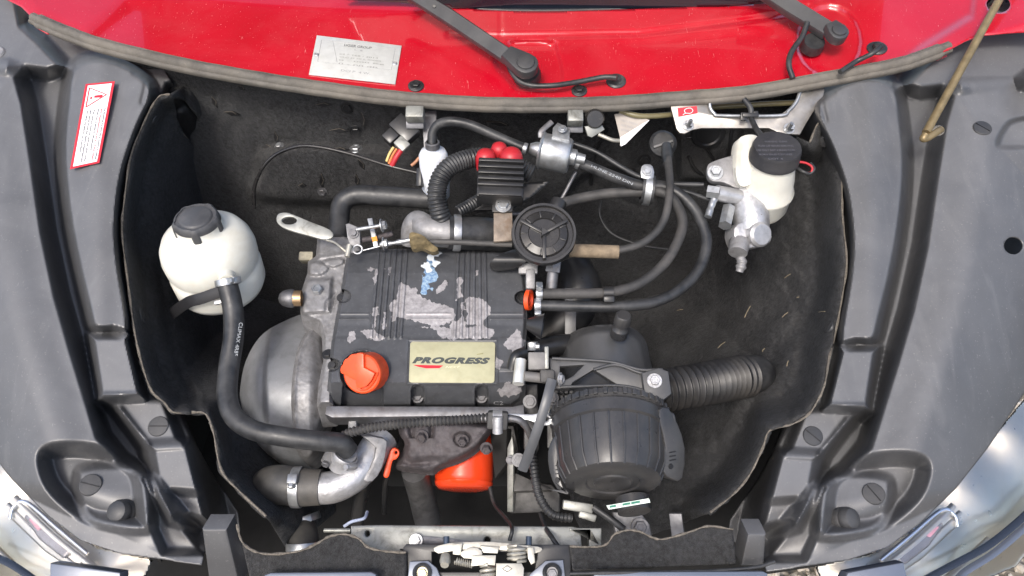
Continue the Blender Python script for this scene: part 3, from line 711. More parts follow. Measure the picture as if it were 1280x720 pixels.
# ================================================================== headlamps and bumper edge
M_LENS = mat('lamp_lens', (.96, .97, 1.0), .02, var=.0, trans=1., spec=.5, ior=1.5)
M_WARMR = mat('lamp_silver', (.60, .56, .47), .34, metal=1., var=.05)
def lamp(mir, lab):
    f = (lambda p: p) if not mir else unmir
    t = T('headlamp', lab, 'headlamp', 'headlamps')
    sgn = 1 if mir else -1
    def dl(X, Y):
        x, y = (1210-X, mirY(Y)) if mir else (X, Y)
        u = (-.72*x+.70*(y-580))            # picture distance outward from the wing edge
        return .962+.00042*(640-y)+.0000040*np.maximum(0, u)**2
    def dref(X, Y):
        x, y = (1210-X, mirY(Y)) if mir else (X, Y)
        return dl(X, Y)+.030+.004*np.sin((x+y)*.05)
    lens = [(-110, 455), (-75, 480), (-20, 548), (25, 604), (70, 650), (120, 684), (190, 700), (170, 745), (60, 750), (-60, 700), (-130, 610)]
    sheet('reflector', [f(p) for p in lens], dref, 2.5, M_WARMR, t, thick=.002)
    # bright stepped bars along the lamp edge and the indicator bowl
    for k, (o, w, dz, m) in enumerate(((2, 8, .012, M_WARMR), (14, 6, .016, M_WARMR), (62, 7, .014, M_WARMR))):
        pts = [f((x-.72*o, y+.70*o)) for x, y in ((20, 620), (70, 668), (125, 712), (150, 735))]
        px_tube('bright_bar', [(*p, float(dl(np.array([p[0]]), np.array([p[1]]))[0])+dz) for p in pts], w, m, t, segs=8, flat=.4)
    bowl = sheet('indicator_bowl', [f(p) for p in ((20, 632), (34, 628), (110, 692), (94, 714), (58, 690), (14, 648))], lambda X, Y: dl(X, Y)+.016, 2.5, M_WARMR, t, thick=.004)
    sheet('bulb_window', [f(p) for p in ((30, 645), (39, 642), (90, 689), (80, 698), (50, 674))], lambda X, Y: dl(X, Y)+.012, 2.5, mat('bulb_grey', (.30, .28, .27), .2, metal=.6), bowl, thick=.002)
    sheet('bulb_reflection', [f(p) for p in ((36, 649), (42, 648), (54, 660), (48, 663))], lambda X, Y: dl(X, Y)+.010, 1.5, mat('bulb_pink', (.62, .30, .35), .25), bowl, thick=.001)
    px_tube('bowl_rim', [(*f(p), float(dl(np.array([f(p)[0]]), np.array([f(p)[1]]))[0])+.012) for p in ((14, 648), (18, 634), (34, 628), (72, 660), (110, 692))], 5, M_CHROME, bowl, segs=8)
    sheet('lens', [f(p) for p in lens], lambda X, Y: dl(X, Y), 2.5, M_LENS, t, thick=.003)
    lp = [f(p) for p in ((-150, 640), (-90, 690), (-20, 730), (40, 758))]
    return t
lamp(False, 'clear headlamp with warm chrome bars beside the wing cover with the warning sticker')
lamp(True, 'clear headlamp reflecting blue sky beside the wing cover with the round hole')
M_BUMP = mat('bumper_dark', (.020, .024, .034), .12, var=.1, coat=.6)
M_BUMPL = mat('bumper_silver', (.16, .18, .22), .18, metal=.5, var=.06, coat=.5)
b = T('bumper_edge', 'dark glossy bumper lip below the headlamp near the gravel', 'bumper')
px_tube('lip', [(1310, 615, 1.01), (1275, 650, .985), (1235, 682, .96), (1195, 704, .94), (1150, 728, .92)], 9, M_BUMP, b, segs=10, flat=.5)
px_tube('silver_lip', [(1318, 622, 1.02), (1282, 658, .995), (1242, 692, .97), (1205, 716, .95), (1190, 735, .93)], 9, M_BUMPL, b, segs=10, flat=.5)
slab('corner_piece', [(1060, 716), (1130, 703), (1134, 720), (1134, 735), (1050, 735)], Pl(W(1100, 712, .885), C(0, .2, 1)), .02, M_BUMPL, b, .002)
b = T('bumper_edge', 'dark glossy bumper lip below the headlamp with warm bars', 'bumper')
px_tube('lip', [(-20, 690, .95), (15, 706, .93), (50, 730, .91)], 9, M_BUMP, b, segs=10, flat=.5)
slab('corner_piece', [(62, 704), (95, 708), (150, 716), (150, 735), (62, 735)], Pl(W(100, 712, .885), C(0, .2, 1)), .02, M_BUMPL, b, .002)
for x0, x1, y, lab in ((330, 470, 717, 'pale grille trim strip below the curved felt under the elbow hose'), (742, 960, 716, 'pale grille trim strip below the felt under the air filter')):
    setp(slab('grille_trim', [(x0, y+2), (x0+8, y-1), (x1-6, y-2), (x1, y+1), (x1, y+18), (x0, y+18)], Pl(W((x0+x1)/2, y, .865), C(0, .3, 1)), .012, M_BUMPL, None, .002), lab, 'trim', 'grille trim strips')
setp(px_tube('release_cable', [(712, 717, .862), (760, 716, .865), (840, 715, .87), (900, 713, .872), (945, 709, .875), (968, 702, .88)], 4.5, M_RUB, None), 'thin black release cable along the grille trim', 'cable')

# ================================================================== bonnet (open, unseen above the view, added to shape shade and reflections) and its prop rod
def bonnet():
    t = T('bonnet', 'open red bonnet added out of view above the engine bay', 'bonnet')
    V = []; F = []; nx, ny = 16, 10
    for j in range(ny+1):
        for i in range(nx+1):
            u = i/nx*2-1; v = j/ny
            V.append((u*(.64-.10*v*v), 1.38-.42*v-.06*u*u*(1-v)+.03*math.sin(v*3.1), .98+.80*v-.04*u*u))
    for j in range(ny):
        for i in range(nx): a = j*(nx+1)+i; F.append((a, a+1, a+nx+2, a+nx+1))
    me = bpy.data.meshes.new('outer_skin'); me.from_pydata(V, [], F); o = link('outer_skin', me, M_RED, t)
    md = o.modifiers.new('thickness', 'SOLIDIFY'); md.thickness = .003; md.offset = 1
    me = bpy.data.meshes.new('inner_liner'); me.from_pydata([(x, y-.012, z-.006) for x, y, z in V], [], F); o = link('inner_liner', me, M_BLK, t)
bonnet()
def prop():
    a = W(1154, 172, 1.10); b = W(1246, 5, 1.165); c = b+(b-a).normalized()*.62
    t = T('prop_rod', 'brown steel prop rod hooked into the wing cover', 'rod')
    m = mat('olive_rod', (.25, .19, .10), .45, metal=.5, var=.25, vs=60)
    tube('rod', [c, b, a+(b-a).normalized()*.010], S(5, 1.12), m, t, sm=0)
    tube('hook', [W(1157, 168, 1.098), W(1154, 173, 1.098), W(1158, 173, 1.10), W(1168, 167, 1.105), W(1176, 162, 1.115)], S(4.5, 1.1), m, t)
prop()
# ================================================================== engine
eng = T('engine', 'two cylinder engine with worn dark grey valve cover and bare cast metal sides', 'engine')
def dC(Y): return 1/(.877+(Y-312)*.000637)
COV = [(434, 318), (452, 313), (470, 311), (620, 312), (640, 316), (654, 330), (658, 360), (659, 400), (656, 440), (657, 485), (652, 500), (640, 509), (540, 510), (424, 510), (413, 503), (409, 488), (411, 462), (414, 430), (420, 395), (426, 365), (430, 338)]
CHIPS = [[(502, 353), (513, 357), (530, 372), (567, 387), (569, 400), (547, 408), (513, 400), (490, 397), (488, 380), (497, 367)],
         [(512, 408), (547, 412), (550, 421), (560, 423), (612, 424), (618, 412), (600, 406), (560, 410)],
         [(583, 373), (602, 372), (615, 385), (613, 393), (600, 407), (583, 407)], [(647, 412), (655, 427), (643, 445), (630, 430)],
         [(434, 416), (444, 412), (446, 424), (437, 428)], [(452, 414), (467, 411), (480, 421), (474, 425), (460, 423)], [(545, 363), (557, 351), (559, 358), (546, 367)],
         [(623, 488), (635, 479), (648, 482), (653, 490), (640, 497), (628, 496)], [(468, 336), (473, 335), (471, 356), (467, 356)], [(479, 334), (482, 333), (483, 340), (479, 340)],
         [(486, 334), (489, 334), (489, 343), (486, 343)], [(571, 349), (577, 346), (576, 372), (570, 376)], [(466, 385), (473, 380), (472, 410), (464, 412)], [(594, 335), (598, 334), (597, 345), (594, 345)],
         [(620, 445), (628, 452), (624, 462), (619, 458)], [(479, 390), (484, 388), (482, 412), (477, 414)], [(490, 384), (500, 352), (503, 356), (496, 402), (490, 404)], [(459, 337), (465, 336), (464, 339), (459, 339)], [(576, 380), (580, 376), (580, 405), (575, 400)], [(565, 400), (583, 402), (585, 424), (560, 424)]]
RIBS = [(473.5+i*7, 463.5+i*7.4) for i in range(6)] + [(573+i*6.6, 568+i*8) for i in range(6)]
def dcov(X, Y):
    d = dC(np.minimum(Y, 478)) + np.where(Y > 478, .034*(Y-478)/30, 0)
    d += .018*np.clip((341-Y)/29, 0, 1)
    for a, b in RIBS:
        xc = a+(b-a)*(Y-312)/112; k = (Y > 309)*ss(424-Y, 0, 3)
        d -= .0036*k*ss(np.abs(X-xc), 2.5, 1.1)
    flat = 1-np.clip(sum(((np.abs(X-(a+(b-a)*(Y-312)/112)) < 5)*1. for a, b in RIBS)), 0, 1)
    d -= .0011*flat*ss(np.abs(Y-392), 1.6, .5)+.0011*flat*ss(np.abs(Y-398.5), 1.6, .5)
    d += .0012*ss(Y, 399, 408) - .0008*ss(Y, 420, 424)
    so = sdist(COV, X, Y); d += .010*ss(so, 5, 0)
    for cx, cy, rx, ry in ((427, 370, 11, 8), (655, 372, 11, 8), (412, 456, 13, 8)):
        d += .022*ss(np.hypot((X-cx)/rx, (Y-cy)/ry), 1.1, .92)
    rc = np.hypot(X-453.5, (Y-466)*1.05); d += .022*ss(rc, 28.5, 26.5)
    d -= .0025*np.exp(-((rc-29.5)/1.3)**2)*(Y < 487)
    pan = bumpin([(429, 482), (478, 482), (479, 507), (427, 507)], X, Y, 2.5); d += pan*.020*ss(rc, 25, 28)
    for cx in (522, 602):
        k = bumpin([(cx-8, 512), (cx-8, 488), (cx-6, 483.5), (cx, 481), (cx+6, 483.5), (cx+8, 488), (cx+8, 512)], X, Y, 2.2); d += .020*k
        d -= .0014*np.exp(-(linedist([(cx-9.5, 505), (cx-9.5, 488), (cx-7, 482), (cx, 479.5), (cx+7, 482), (cx+9.5, 488), (cx+9.5, 505)], X, Y)/1.2)**2)
    d -= .0016*np.exp(-(linedist([(510, 425), (621, 425), (622, 480), (508, 480), (510, 425)], X, Y)/1.1)**2)
    d -= .003*np.exp(-(linedist([(620, 461), (657, 461)], X, Y)/2.0)**2)
    return d
def chip(X, Y):
    v = np.full(X.shape, -9.)
    for p in CHIPS: v = np.maximum(v, sdist(p, X, Y))
    v = v + 3.4*vnoise(X, Y, 8, 21) + 2.4*vnoise(X, Y, 3, 22); return np.clip(.5+v*.16, 0, 1)
def blob(L, sd):
    def f(X, Y):
        v = np.full(X.shape, -9.)
        for x, y, r in L: v = np.maximum(v, r-np.hypot(X-x, (Y-y)*1.2))
        return np.clip(.5+(v+4.5*vnoise(X, Y, 4.5, sd))*.25, 0, 1)
    return f
def cover_mat():
    t = NT('worn_valve_cover'); n = t.noise(60, 5); fine = t.noise(700, 3, .6)
    c = t.mix(t.ramp(n, .3, .7), (.054, .056, .061), (.074, .077, .083))
    c = t.mix(t.math('MULTIPLY', t.ramp(t.noise(240, 4), .60, .70), .25), c, (.16, .16, .16))
    bare = t.mix(t.ramp(t.noise(150, 6, .7), .3, .7), (.22, .21, .215), (.44, .425, .43))
    k = t.ramp(t.math('ADD', t.attr('chip'), t.math('MULTIPLY', t.math('SUBTRACT', fine, .5), .35)), .49, .53)
    a0 = t.math('ADD', t.attr('chip'), t.math('MULTIPLY', t.math('SUBTRACT', fine, .5), .35))
    c = t.mix(t.math('MULTIPLY', t.ramp(a0, .40, .49), .75), c, (.022, .022, .024))
    c = t.mix(k, c, bare)
    c = t.mix(t.math('MULTIPLY', t.ramp(t.noise(34, 6, .7, dist=.8), .52, .72), .35), c, (.035, .032, .028))
    c = t.mix(t.ramp(t.attr('blue'), .48, .56), c, t.mix(t.ramp(t.noise(260, 4), .4, .6), (.10, .19, .34), (.30, .40, .48)))
    c = t.mix(t.ramp(t.attr('white'), .48, .56), c, (.66, .70, .72))
    t.set(Base_Color=c, Roughness=t.math('ADD', .36, t.math('MULTIPLY', k, .16)), Metallic=t.math('MULTIPLY', k, .3))
    t.bump(t.math('ADD', t.math('MULTIPLY', fine, .4), t.math('MULTIPLY', k, -.6)), .35, .0006); return t.m
cov = sheet('valve_cover', COV, dcov, 1.0, cover_mat(), eng, skirt=(0, .004, -.03),
            attrs={'chip': chip, 'white': blob([(548, 318, 4), (538, 322, 5), (533, 331, 5), (543, 329, 5), (536, 338, 4)], 31), 'blue': blob([(540, 328, 7), (537, 338, 8), (536, 348, 8), (541, 344, 6), (533, 357, 6), (531, 366, 5), (540, 361, 4)], 32)}, angle=40)
for cx, cy, r in ((522, 497, 5.5), (602, 497, 5.5)):
    hexbolt('cover_bolt', on(dcov, cx, cy)-C(0, 0, 1)*.001, C(0, .45, 1), S(r, 1), M_STEEL, cov)
for cx, cy in ((427, 372), (653, 373), (416, 457)): hexbolt('cover_bolt', on(dcov, cx, cy), C(0, .45, 1), S(4.5, 1.06), M_BLK, cov)
text('lettering', 'C2', Pl(W(622, 503, dcov(np.array([622.]), np.array([503.]))[0]), C(0, -.45, 1)), (617, 506), (629, 506), 5, M_ALUW, cov, off=.0008)
# maker plate
plc = Pl(on(dcov, 565, 452), nrm(dcov, 565, 452, 18))
M_PLATE = mat('cream_foil', (.41, .395, .255), .45, metal=.15, var=.10, vs=60, dirt=.35, dirtc=(.33, .30, .17), ds=40)
def rrect(q, r=3):
    out = []
    for i in range(4):
        p, a, b = np.array(q[i]), np.array(q[i-1]), np.array(q[(i+1) % 4]); u = (a-p)/np.linalg.norm(a-p); v = (b-p)/np.linalg.norm(b-p)
        out += [tuple(p+u*r), tuple(p+(u+v)*r*.3), tuple(p+v*r)]
    return out
mp = slab('maker_plate', rrect([(513, 427), (619, 427.5), (618, 478.5), (511, 478)]), plc, .0008, M_PLATE, eng, .0002, off=.0026); mp['label'] = 'cream nameplate with dark slanted lettering and red swoosh'
M_PROG = mat('ink_greygreen', (.055, .062, .058), .5)
text('lettering', 'PROGRESS', plc, (515, 454.2), (612.5, 455.2), 9.3, M_PROG, mp, shear=.34, bold=.07, space=1.16, off=.0029)
slab('red_swoosh', [(516.5, 456), (554, 456.8), (549, 460.2), (533, 460.4), (522, 458.2)], plc, .0002, M_STKR, mp, 0, off=.0029)
text('lettering', 'NEXT', plc, (557, 460), (575, 460), 2.6, mat('ink_pale', (.66, .62, .42), .5), mp, shear=.3, off=.0029)
for x0, x1, y in ((596, 604, 442.5),): slab('ink_mark', [(x0, y), (x1, y-1.5), (x1, y), (x0, y+1)], plc, .0002, mat('ink_olive', (.25, .24, .12), .6), mp, 0, off=.0029)
# oil filler cap
def oilcap():
    ax = (nrm(dcov, 453, 452, 40)+C(0, 0, .3)*.3).normalized(); c = W(453, 467, 1.000); r = S(25.5, 1.0); M = frame(c, ax, C(1, .0, 0))
    o = lathe('oil_filler_cap', [(r*.98, -.026), (r*.98, -.006), (r, -.002), (r*.97, .0015), (r*.9, .003), (0, .003)], M, M_ORNG, eng, 40)
    bm = bmesh.new(); pts = []
    for k in range(26):                       # scalloped grip across the cap
        a = math.radians(78+k*100/25); rr = r*(1.0+.055*abs(math.sin(k*math.pi/6.2)))
        pts.append((rr*math.cos(a), rr*math.sin(a)))
    pts += [(-r*.22, -r*.30), (-r*.18, -r*.62), (r*.0, -r*.70), (r*.35, -r*.58), (r*.62, -r*.28), (r*.80, r*.08), (r*.22, r*.34)]
    add_slab(bm, [M @ Vector((x, y, .009)) for x, y in pts], ax, .008, .0014); frombm('grip', bm, M_ORNG, o)
    tube('grip_ridge', [M @ Vector((r*x, r*y, .0045)) for x, y in ((-.20, -.66), (.1, -.78), (.45, -.62), (.74, -.25), (.90, .1))], .0012, M_ORNG, o, segs=6)
oilcap()
# cast timing case left of the cover
CASE = [(397, 294), (410, 291), (430, 291), (446, 300), (456, 314), (440, 322), (434, 345), (428, 380), (420, 430), (416, 470), (416, 506), (396, 508), (398, 480), (404, 452), (402, 420), (398, 404), (376, 395), (374, 372), (384, 342), (385, 327), (395, 320)]
def dcase(X, Y):
    d = dC(Y)+.030; so = sdist(CASE, X, Y); d += .012*ss(so, 5, 0)
    d -= .008*bumpin([(386, 330), (402, 328), (410, 336), (400, 344), (386, 342)], X, Y, 4, 3)
    d -= .007*bumpin([(405, 326), (425, 323), (430, 328), (418, 334), (410, 332)], X, Y, 3, 3)
    d -= .010*bumpin([(378, 350), (415, 348), (412, 390), (378, 392)], X, Y, 6)
    d += .004*np.exp(-(linedist([(408, 378), (420, 366), (417, 384), (408, 388), (408, 378)], X, Y)/1.8)**2)
    d -= .003*np.exp(-(linedist([(400, 322), (430, 318)], X, Y)/2)**2)
    return d+.0010*vnoise(X, Y, 5, 6)
case = sheet('timing_case', CASE, dcase, 1.5, M_ALU, eng, skirt=(-.004, .01, -.06), angle=45)
hexbolt('case_bolt', on(dcase, 397, 364), nrm(dcase, 397, 364, 8), S(7, 1.1), M_ZINC, case, washer=False, h=.009)
hexbolt('case_bolt', on(dcase, 410, 443), nrm(dcase, 410, 443, 8), S(5, 1.1), M_BLK, case)
lathe('threaded_collar', [(S(10, 1.1), 0), (S(10, 1.1), S(10, 1.1)), (0, S(10, 1.1))], frame(W(377, 373, 1.105), C(-1, .0, .1)), mat('brass', (.35, .24, .14), .4, metal=.8), eng, 20)
q = S(1, 1.1); lathe('dome_plug', [(11*q, 0), (12*q, 3*q), (11.5*q, 8*q), (9.5*q, 14*q), (6*q, 18*q), (0, 20*q)], frame(W(368, 373, 1.105), C(-1, 0, .1)), M_STEEL, eng, 8, angle=60)
# lifting eye
pe = Pl(W(380, 282, 1.13), C(0, .35, 1)); eye = [(346, 270), (351, 266), (362, 266.5), (385, 276), (412, 287), (416, 296), (405, 299), (392, 296), (360, 287), (347, 279)]
slab('lifting_eye', eye, pe, .005, M_GALV, eng, .0008, cr=3, holes=[circ(361.5, 275.5, 9.5, 5, 18, .3)])
# belt drum housing
DR = catmull([(388, 391), (352, 403), (325, 421), (307, 452), (300, 488), (301, 520), (316, 548), (343, 568), (375, 576), (382, 540), (378, 500), (382, 450), (394, 412)], 4, True)
def ddr(X, Y):
    t = (Y-486)/92; d = 1.075+.075*t**2 + .05*np.clip((330-X)/34, 0, 1)**2 - .0004*(Y-486)
    d += .006*ss(np.abs(X-(333+8*t*t)), 8, 2)*0 + .014*ss(332+9*t*t-X, -3, 5)
    return d
drm = mat('drum_grey', (.21, .216, .225), .48, metal=.25, var=.16, vs=24, grain=.10, gs=500, dirt=.35, dirtc=(.08, .08, .08), ds=18, scratch=.2)
sheet('drum_housing', DR, ddr, 1.8, drm, eng, skirt=(.0, .02, -.08), angle=40)
RM = catmull([(397, 400), (405, 409), (403, 432), (407, 455), (413, 478), (412, 505), (404, 525), (398, 548), (395, 566), (384, 576), (372, 566), (366, 530), (364, 498), (367, 460), (376, 426)], 4, True)
def drm_d(X, Y):
    so = sdist(RM, X, Y); t = (Y-486)/92
    return 1.058+.07*t*t-.0004*(Y-486)+.03*ss(X, 385, 412)+.008*ss(so, 5, 0)-.004*np.exp(-(linedist([(397, 404), (378, 430), (369, 462), (366.5, 498), (368, 530), (374, 562)], X, Y, 3)/3)**2)+.0008*vnoise(X, Y, 4, 9)
sheet('drum_flange', RM, drm_d, 1.5, M_ALU, eng, skirt=(.0, .02, -.05), angle=45)
# block, sump, head faces below the cover
box('engine_block', Matrix.Translation((-.105, .845, .395)), .235, .20, .30, M_DIRTY, eng, .01)
lip = Pl(W(525, 514, 1.03), C(0, .55, 1))
slab('head_flange', [(408, 507), (640, 508), (655, 505), (656, 520), (640, 519), (415, 522), (406, 518)], lip, .03, M_STEEL, eng, .002)
box('head_web', frame(W(443, 527, 1.055), C(0, 0, 1)), .012, .03, .03, M_ALU, eng, .003)
for x in (470, 560): box('head_boss', frame(W(x, 526, 1.07), C(0, 0, 1)), .05, .022, .03, M_STEEL, eng, .004)
# exhaust manifold
MF = catmull([(499, 522), (499, 542), (506, 556), (496, 576), (496, 587), (520, 592), (542, 594), (552, 587), (576, 579), (598, 565), (608, 550), (617, 534), (606, 527), (570, 524), (530, 524)], 3, True)
def dmf(X, Y):
    so = sdist(MF, X, Y); d = 1.050+.016*ss(so, 8, 0)-.0002*(Y-555)
    d -= .016*bumpin([(505, 530), (600, 530), (612, 540), (575, 570), (530, 574), (508, 572)], X, Y, 12, 3)
    d += .010*np.exp(-((np.hypot((X-527), (Y-538)*.8)-13)/3.)**2)*(Y < 548)
    d += .006*bumpin(circ(578, 549, 11, 9), X, Y, 3)
    d -= .006*np.exp(-(linedist([(497, 581), (530, 584), (560, 575), (590, 560), (610, 538)], X, Y, 3)/4)**2)
    return d+.0012*vnoise(X, Y, 5, 14)
mfo = sheet('exhaust_manifold', MF, dmf, 1.5, M_RUST, eng, skirt=(0, .03, -.03), angle=50)
for x, y, r in ((527, 545, 7), (578, 550, 6.5), (608, 560, 6.5)): hexbolt('manifold_nut', W(x, y, 1.035), C(0, -.25, 1), S(r*.85, 1.05), M_RUST, mfo, h=.010)
px_tube('downpipe', [(518, 588, 1.09), (526, 615, 1.14), (535, 652, 1.2)], 33, mat('exhaust_steel', (.16, .16, .165), .45, metal=.7, var=.25, vs=40, dirt=.5), eng, segs=24, sm=0)
# dipstick
t = T('dipstick', 'orange plastic dipstick handle beside the exhaust manifold', 'dipstick')
pd = Pl(W(490, 578, 1.035), C(.1, .1, 1))
slab('handle', [(488, 563), (493, 560), (498.5, 563), (499, 569), (495, 574.5), (490.5, 577), (486, 596), (479, 595), (483.5, 576), (485.5, 570)], pd, .009, M_ORNG, t, .002, cr=3, holes=[circ(495, 566, 1.7, 1.9, 10)])
px_tube('tube', [(500, 548, 1.08), (495, 562, 1.06), (485, 590, 1.055), (481, 612, 1.09), (480, 640, 1.2)], 7, M_BLK, t)
# oil filter
t = T('oil_filter', 'bright orange spin on oil filter canister below the exhaust manifold', 'oil filter')
r = S(36, 1.13); L = S(66, 1.13); ax = C(-.02, -.93, .36)
lathe('canister', [(0, -L), (r*.9, -L), (r, -L*.95), (r, -.004), (r*.985, 0), (r*1.0, .002), (r*.97, .006), (r*.86, .0105), (r*.6, .0125), (0, .013)], frame(W(580, 602, 1.11), ax), M_OFIL, t, 48)
# ------------------------------------------------------------ thermostat elbow and coolant hoses
th = T('thermostat_housing', 'bright cast aluminium coolant elbow in front of the engine', 'housing')
px_tube('elbow', [(478, 548, 1.06, 40), (468, 562, 1.045, 40), (455, 583, 1.03, 40), (438, 599, 1.02, 39), (415, 609, 1.015, 40), (392, 610, 1.015, 39)], 42, M_ALUW, th, segs=28)
slab('flange', [(452, 545), (480, 548), (484, 558), (478, 585), (466, 602), (454, 600), (462, 585), (470, 560)], Pl(W(468, 575, 1.012), C(.3, .1, 1)), .03, M_ALU, th, .003, cr=2)
px_tube('spigot', [(432, 566, .995), (424, 580, 1.01)], 30, M_ALUW, th, segs=20, sm=0)
px_tube('sensor_boss', [(418, 559, 1.01), (408, 578, .995)], 15, M_ALU, th, segs=16, sm=0)
hexbolt('sensor_screw', W(407.5, 579, .994), C(-.35, -.6, .8), S(5, 1), M_STEEL, th, washer=False)
t = T('elbow_hose', 'thick black rubber elbow hose with a steel clamp in front of the engine', 'hose')
el = [(402, 609, 1.015, 44), (375, 609, 1.015, 47), (350, 606, 1.02, 49), (336, 610, 1.05, 48), (344, 626, 1.10, 44), (366, 645, 1.10, 40), (378, 668, 1.06, 38), (380, 695, 1.03, 38)]
px_tube('hose', el, 46, mat('elbow_rubber', (.050, .050, .050), .5, var=.25, vs=50, grain=.1, dust=.35, dustc=(.17, .15, .12), ds=25), t, segs=28)
clamp(W(372, 609, 1.015), C(1, 0, 0), S(23.5, 1.015), M_ZINC, t, C(0, .55, .8), w=.012)
clamp(W(379, 650, 1.085), C(.35, -1, .2), S(20, 1.08), M_ZINC, t, C(.5, -.2, .8), w=.010)
lathe('pipe_ring', [(S(21, 1.05), -.006), (S(22, 1.05), -.003), (S(22, 1.05), .004), (S(20, 1.05), .006)], frame(W(380, 683, 1.04), C(.05, -1, .2)), M_ZINC, t)
t = T('coolant_hose', 'thick black coolant hose from the white tank to the aluminium elbow', 'hose')
px_tube('hose', [(283, 350, 1.045), (291, 385, 1.045), (292, 420, 1.035), (286, 460, 1.02), (284, 495, 1.0), (292, 520, .985), (315, 537, .975), (350, 545, .97), (395, 551, .975), (425, 554, .985), (436, 564, .995)], 25, M_RUB, t, segs=24)
clamp(W(283.5, 353, 1.045), C(.2, -1, 0), S(13, 1.045), M_ZINC, t, C(.9, .3, .5))
clamp(W(431, 570, .995), C(-.5, -.8, -.3), S(15, .995), M_ALUW, t, C(.8, .2, .6), w=.007)
plh = Pl(W(294, 430, 1.018), C(.25, 0, 1)); M_PRT = mat('hose_print', (.30, .32, .34), .6)
text('lettering', 'CLIMAX 4R85-A', plh, (299, 403), (291, 452), 4.5, M_PRT, t, off=.001)
t = T('wiring_conduit', 'thin ribbed black conduit running below the valve cover', 'conduit')
px_tube('conduit', [(422, 550, 1.00), (440, 540, .995), (475, 533, .99), (530, 528, .985), (575, 525, .985), (610, 522, .985)], 13, M_RUBD, t, segs=14, corr=(.0050, .0024))
px_tube('bare_cable', [(600, 523, .985), (640, 523, .985), (655, 530, .99), (665, 548, 1.0)], 9, M_STEEL, t, wob=.06)
bx = T('cable_clamp', 'grey metal saddle clamp gripping the conduit end', 'clamp')
box('rubber_band', frame(W(622, 525, .98), C(0, 0, 1), C(1, -.06, 0)), S(26, .98), S(22, .98), .018, M_RUBD, bx, .003)
lathe('metal_band', [(S(9, .98), -.006), (S(11, .98), -.006), (S(11, .98), .006), (S(9, .98), .006)], frame(W(622, 524, .978), C(1, 0, 0)), M_ALUW, bx)
px_tube('clamp_bolt', [(622, 520, .968), (622, 541, .972)], 13, M_ALUW, bx, segs=12, sm=0)
# eyelet lever right of the clamp
t = T('eyelet_bracket', 'zinc bracket with a round eyelet beside the conduit clamp', 'bracket')
slab('plate', [(636, 517), (665, 518), (678, 515), (690, 518), (693, 525), (687, 531), (676, 531), (660, 525), (636, 523)], Pl(W(660, 522, .99), C(0, .3, 1)), .004, M_ZINC, t, .0006, cr=3, holes=[circ(682, 523, 4, 3, 14)])

# ------------------------------------------------------------ front of engine, right: fittings, pulley bracket, lever
t = T('side_fitting', 'dark pipe fitting with a bright ring at the valve cover end', 'fitting')
px_tube('bright_ring', [(651, 450, 1.0), (648, 480, .985)], 15, mat('white_metal', (.66, .66, .62), .35, metal=.5, dirt=.2, dirtc=(.4, .35, .2)), t, sm=0, segs=8)
px_tube('elbow', [(640, 462, 1.02), (645, 446, 1.02), (655, 441, 1.03)], 15, M_BLK, t, segs=16)
px_tube('body', [(655, 470, .99), (692, 474, .995)], 13, mat('connector_grey', (.15, .145, .14), .5, dirt=.4), t, sm=0, segs=12)
box('block', frame(W(671, 452, 1.0), C(0, .2, 1)), S(22, 1), S(22, 1), .022, mat('connector_grey', (.1, .1, .1)), t, .002)
box('plate', frame(W(683, 448, 1.0), C(0, .2, 1)), S(5, 1), S(28, 1), .02, M_GALV, t, .001)
box('cap', frame(W(684, 470, .985), C(0, .1, 1)), S(18, 1), S(16, 1), .016, M_RUBD, t, .003)
hexbolt('bolt', W(700, 474, .99), C(.9, 0, .4), S(6, 1), M_ALUW, t)
lathe('flare', [(S(7, 1.05), 0), (S(17, 1.05), .022)], frame(W(659, 405, 1.06), C(1, -.15, .1)), M_BLK, t)
t = T('gearshift_lever', 'flat dark grey lever strip leaning from the fitting to the bracket', 'lever')
px_tube('strip', [(690, 474, .975), (682, 505, .965), (668, 548, .97), (653, 588, .99)], 13, mat('lever_grey', (.065, .068, .074), .38, scratch=.2), t, segs=10, flat=.35, flatdir=VIEW)
t = T('mount_bracket', 'dirty steel engine mount bracket between oil filter and air filter', 'bracket')
slab('face', [(634, 532), (642, 532), (648, 560), (642, 600), (690, 606), (700, 618), (700, 640), (640, 642), (634, 640), (633, 560)], Pl(W(655, 590, 1.10), C(-.1, .2, 1)), .03, mat('grimy_steel', (.075, .073, .072), .6, metal=.3, var=.4, vs=60, grain=.3, gs=300, dirt=.6), t, .003)
slab('web', [(612, 540), (634, 536), (633, 580), (618, 600)], Pl(W(625, 560, 1.09), C(-.3, .2, 1)), .02, M_DIRTY, t, .003)
slab('edge_flange', [(634, 560), (640, 545), (642, 560), (641, 640), (634, 640)], Pl(W(638, 590, 1.08), C(-.3, 0, 1)), .008, M_GALV, t, .001)
slab('gusset', [(642, 590), (690, 612), (642, 614)], Pl(W(655, 605, 1.085), C(0, .6, 1)), .01, mat('grimy_steel', (.1, .1, .1)), t, .001)
for x, y in ((638, 575),): hexbolt('bolt', W(x, y, 1.075), C(-.3, 0, 1), S(4, 1.07), M_STEEL, t)
slab('upper_plate', [(655, 480), (672, 480), (674, 560), (662, 588), (655, 560)], Pl(W(664, 520, 1.06), C(0, .2, 1)), .02, MATS['grimy_steel'], t, .003)
for x, y in ((690, 498), (662, 502), (648, 575)): hexbolt('bolt', W(x, y, 1.03), C(.2, .2, 1), S(6, 1.03), M_ALU, t)
t = T('loom_conduit', 'thin ribbed black conduit hanging beside the air filter', 'conduit')
px_tube('conduit', [(664, 556, 1.04), (668, 590, 1.02), (674, 620, 1.01), (690, 643, 1.0), (715, 648, 1.0)], 12, M_RUB, t, segs=12, corr=(.005, .0012))
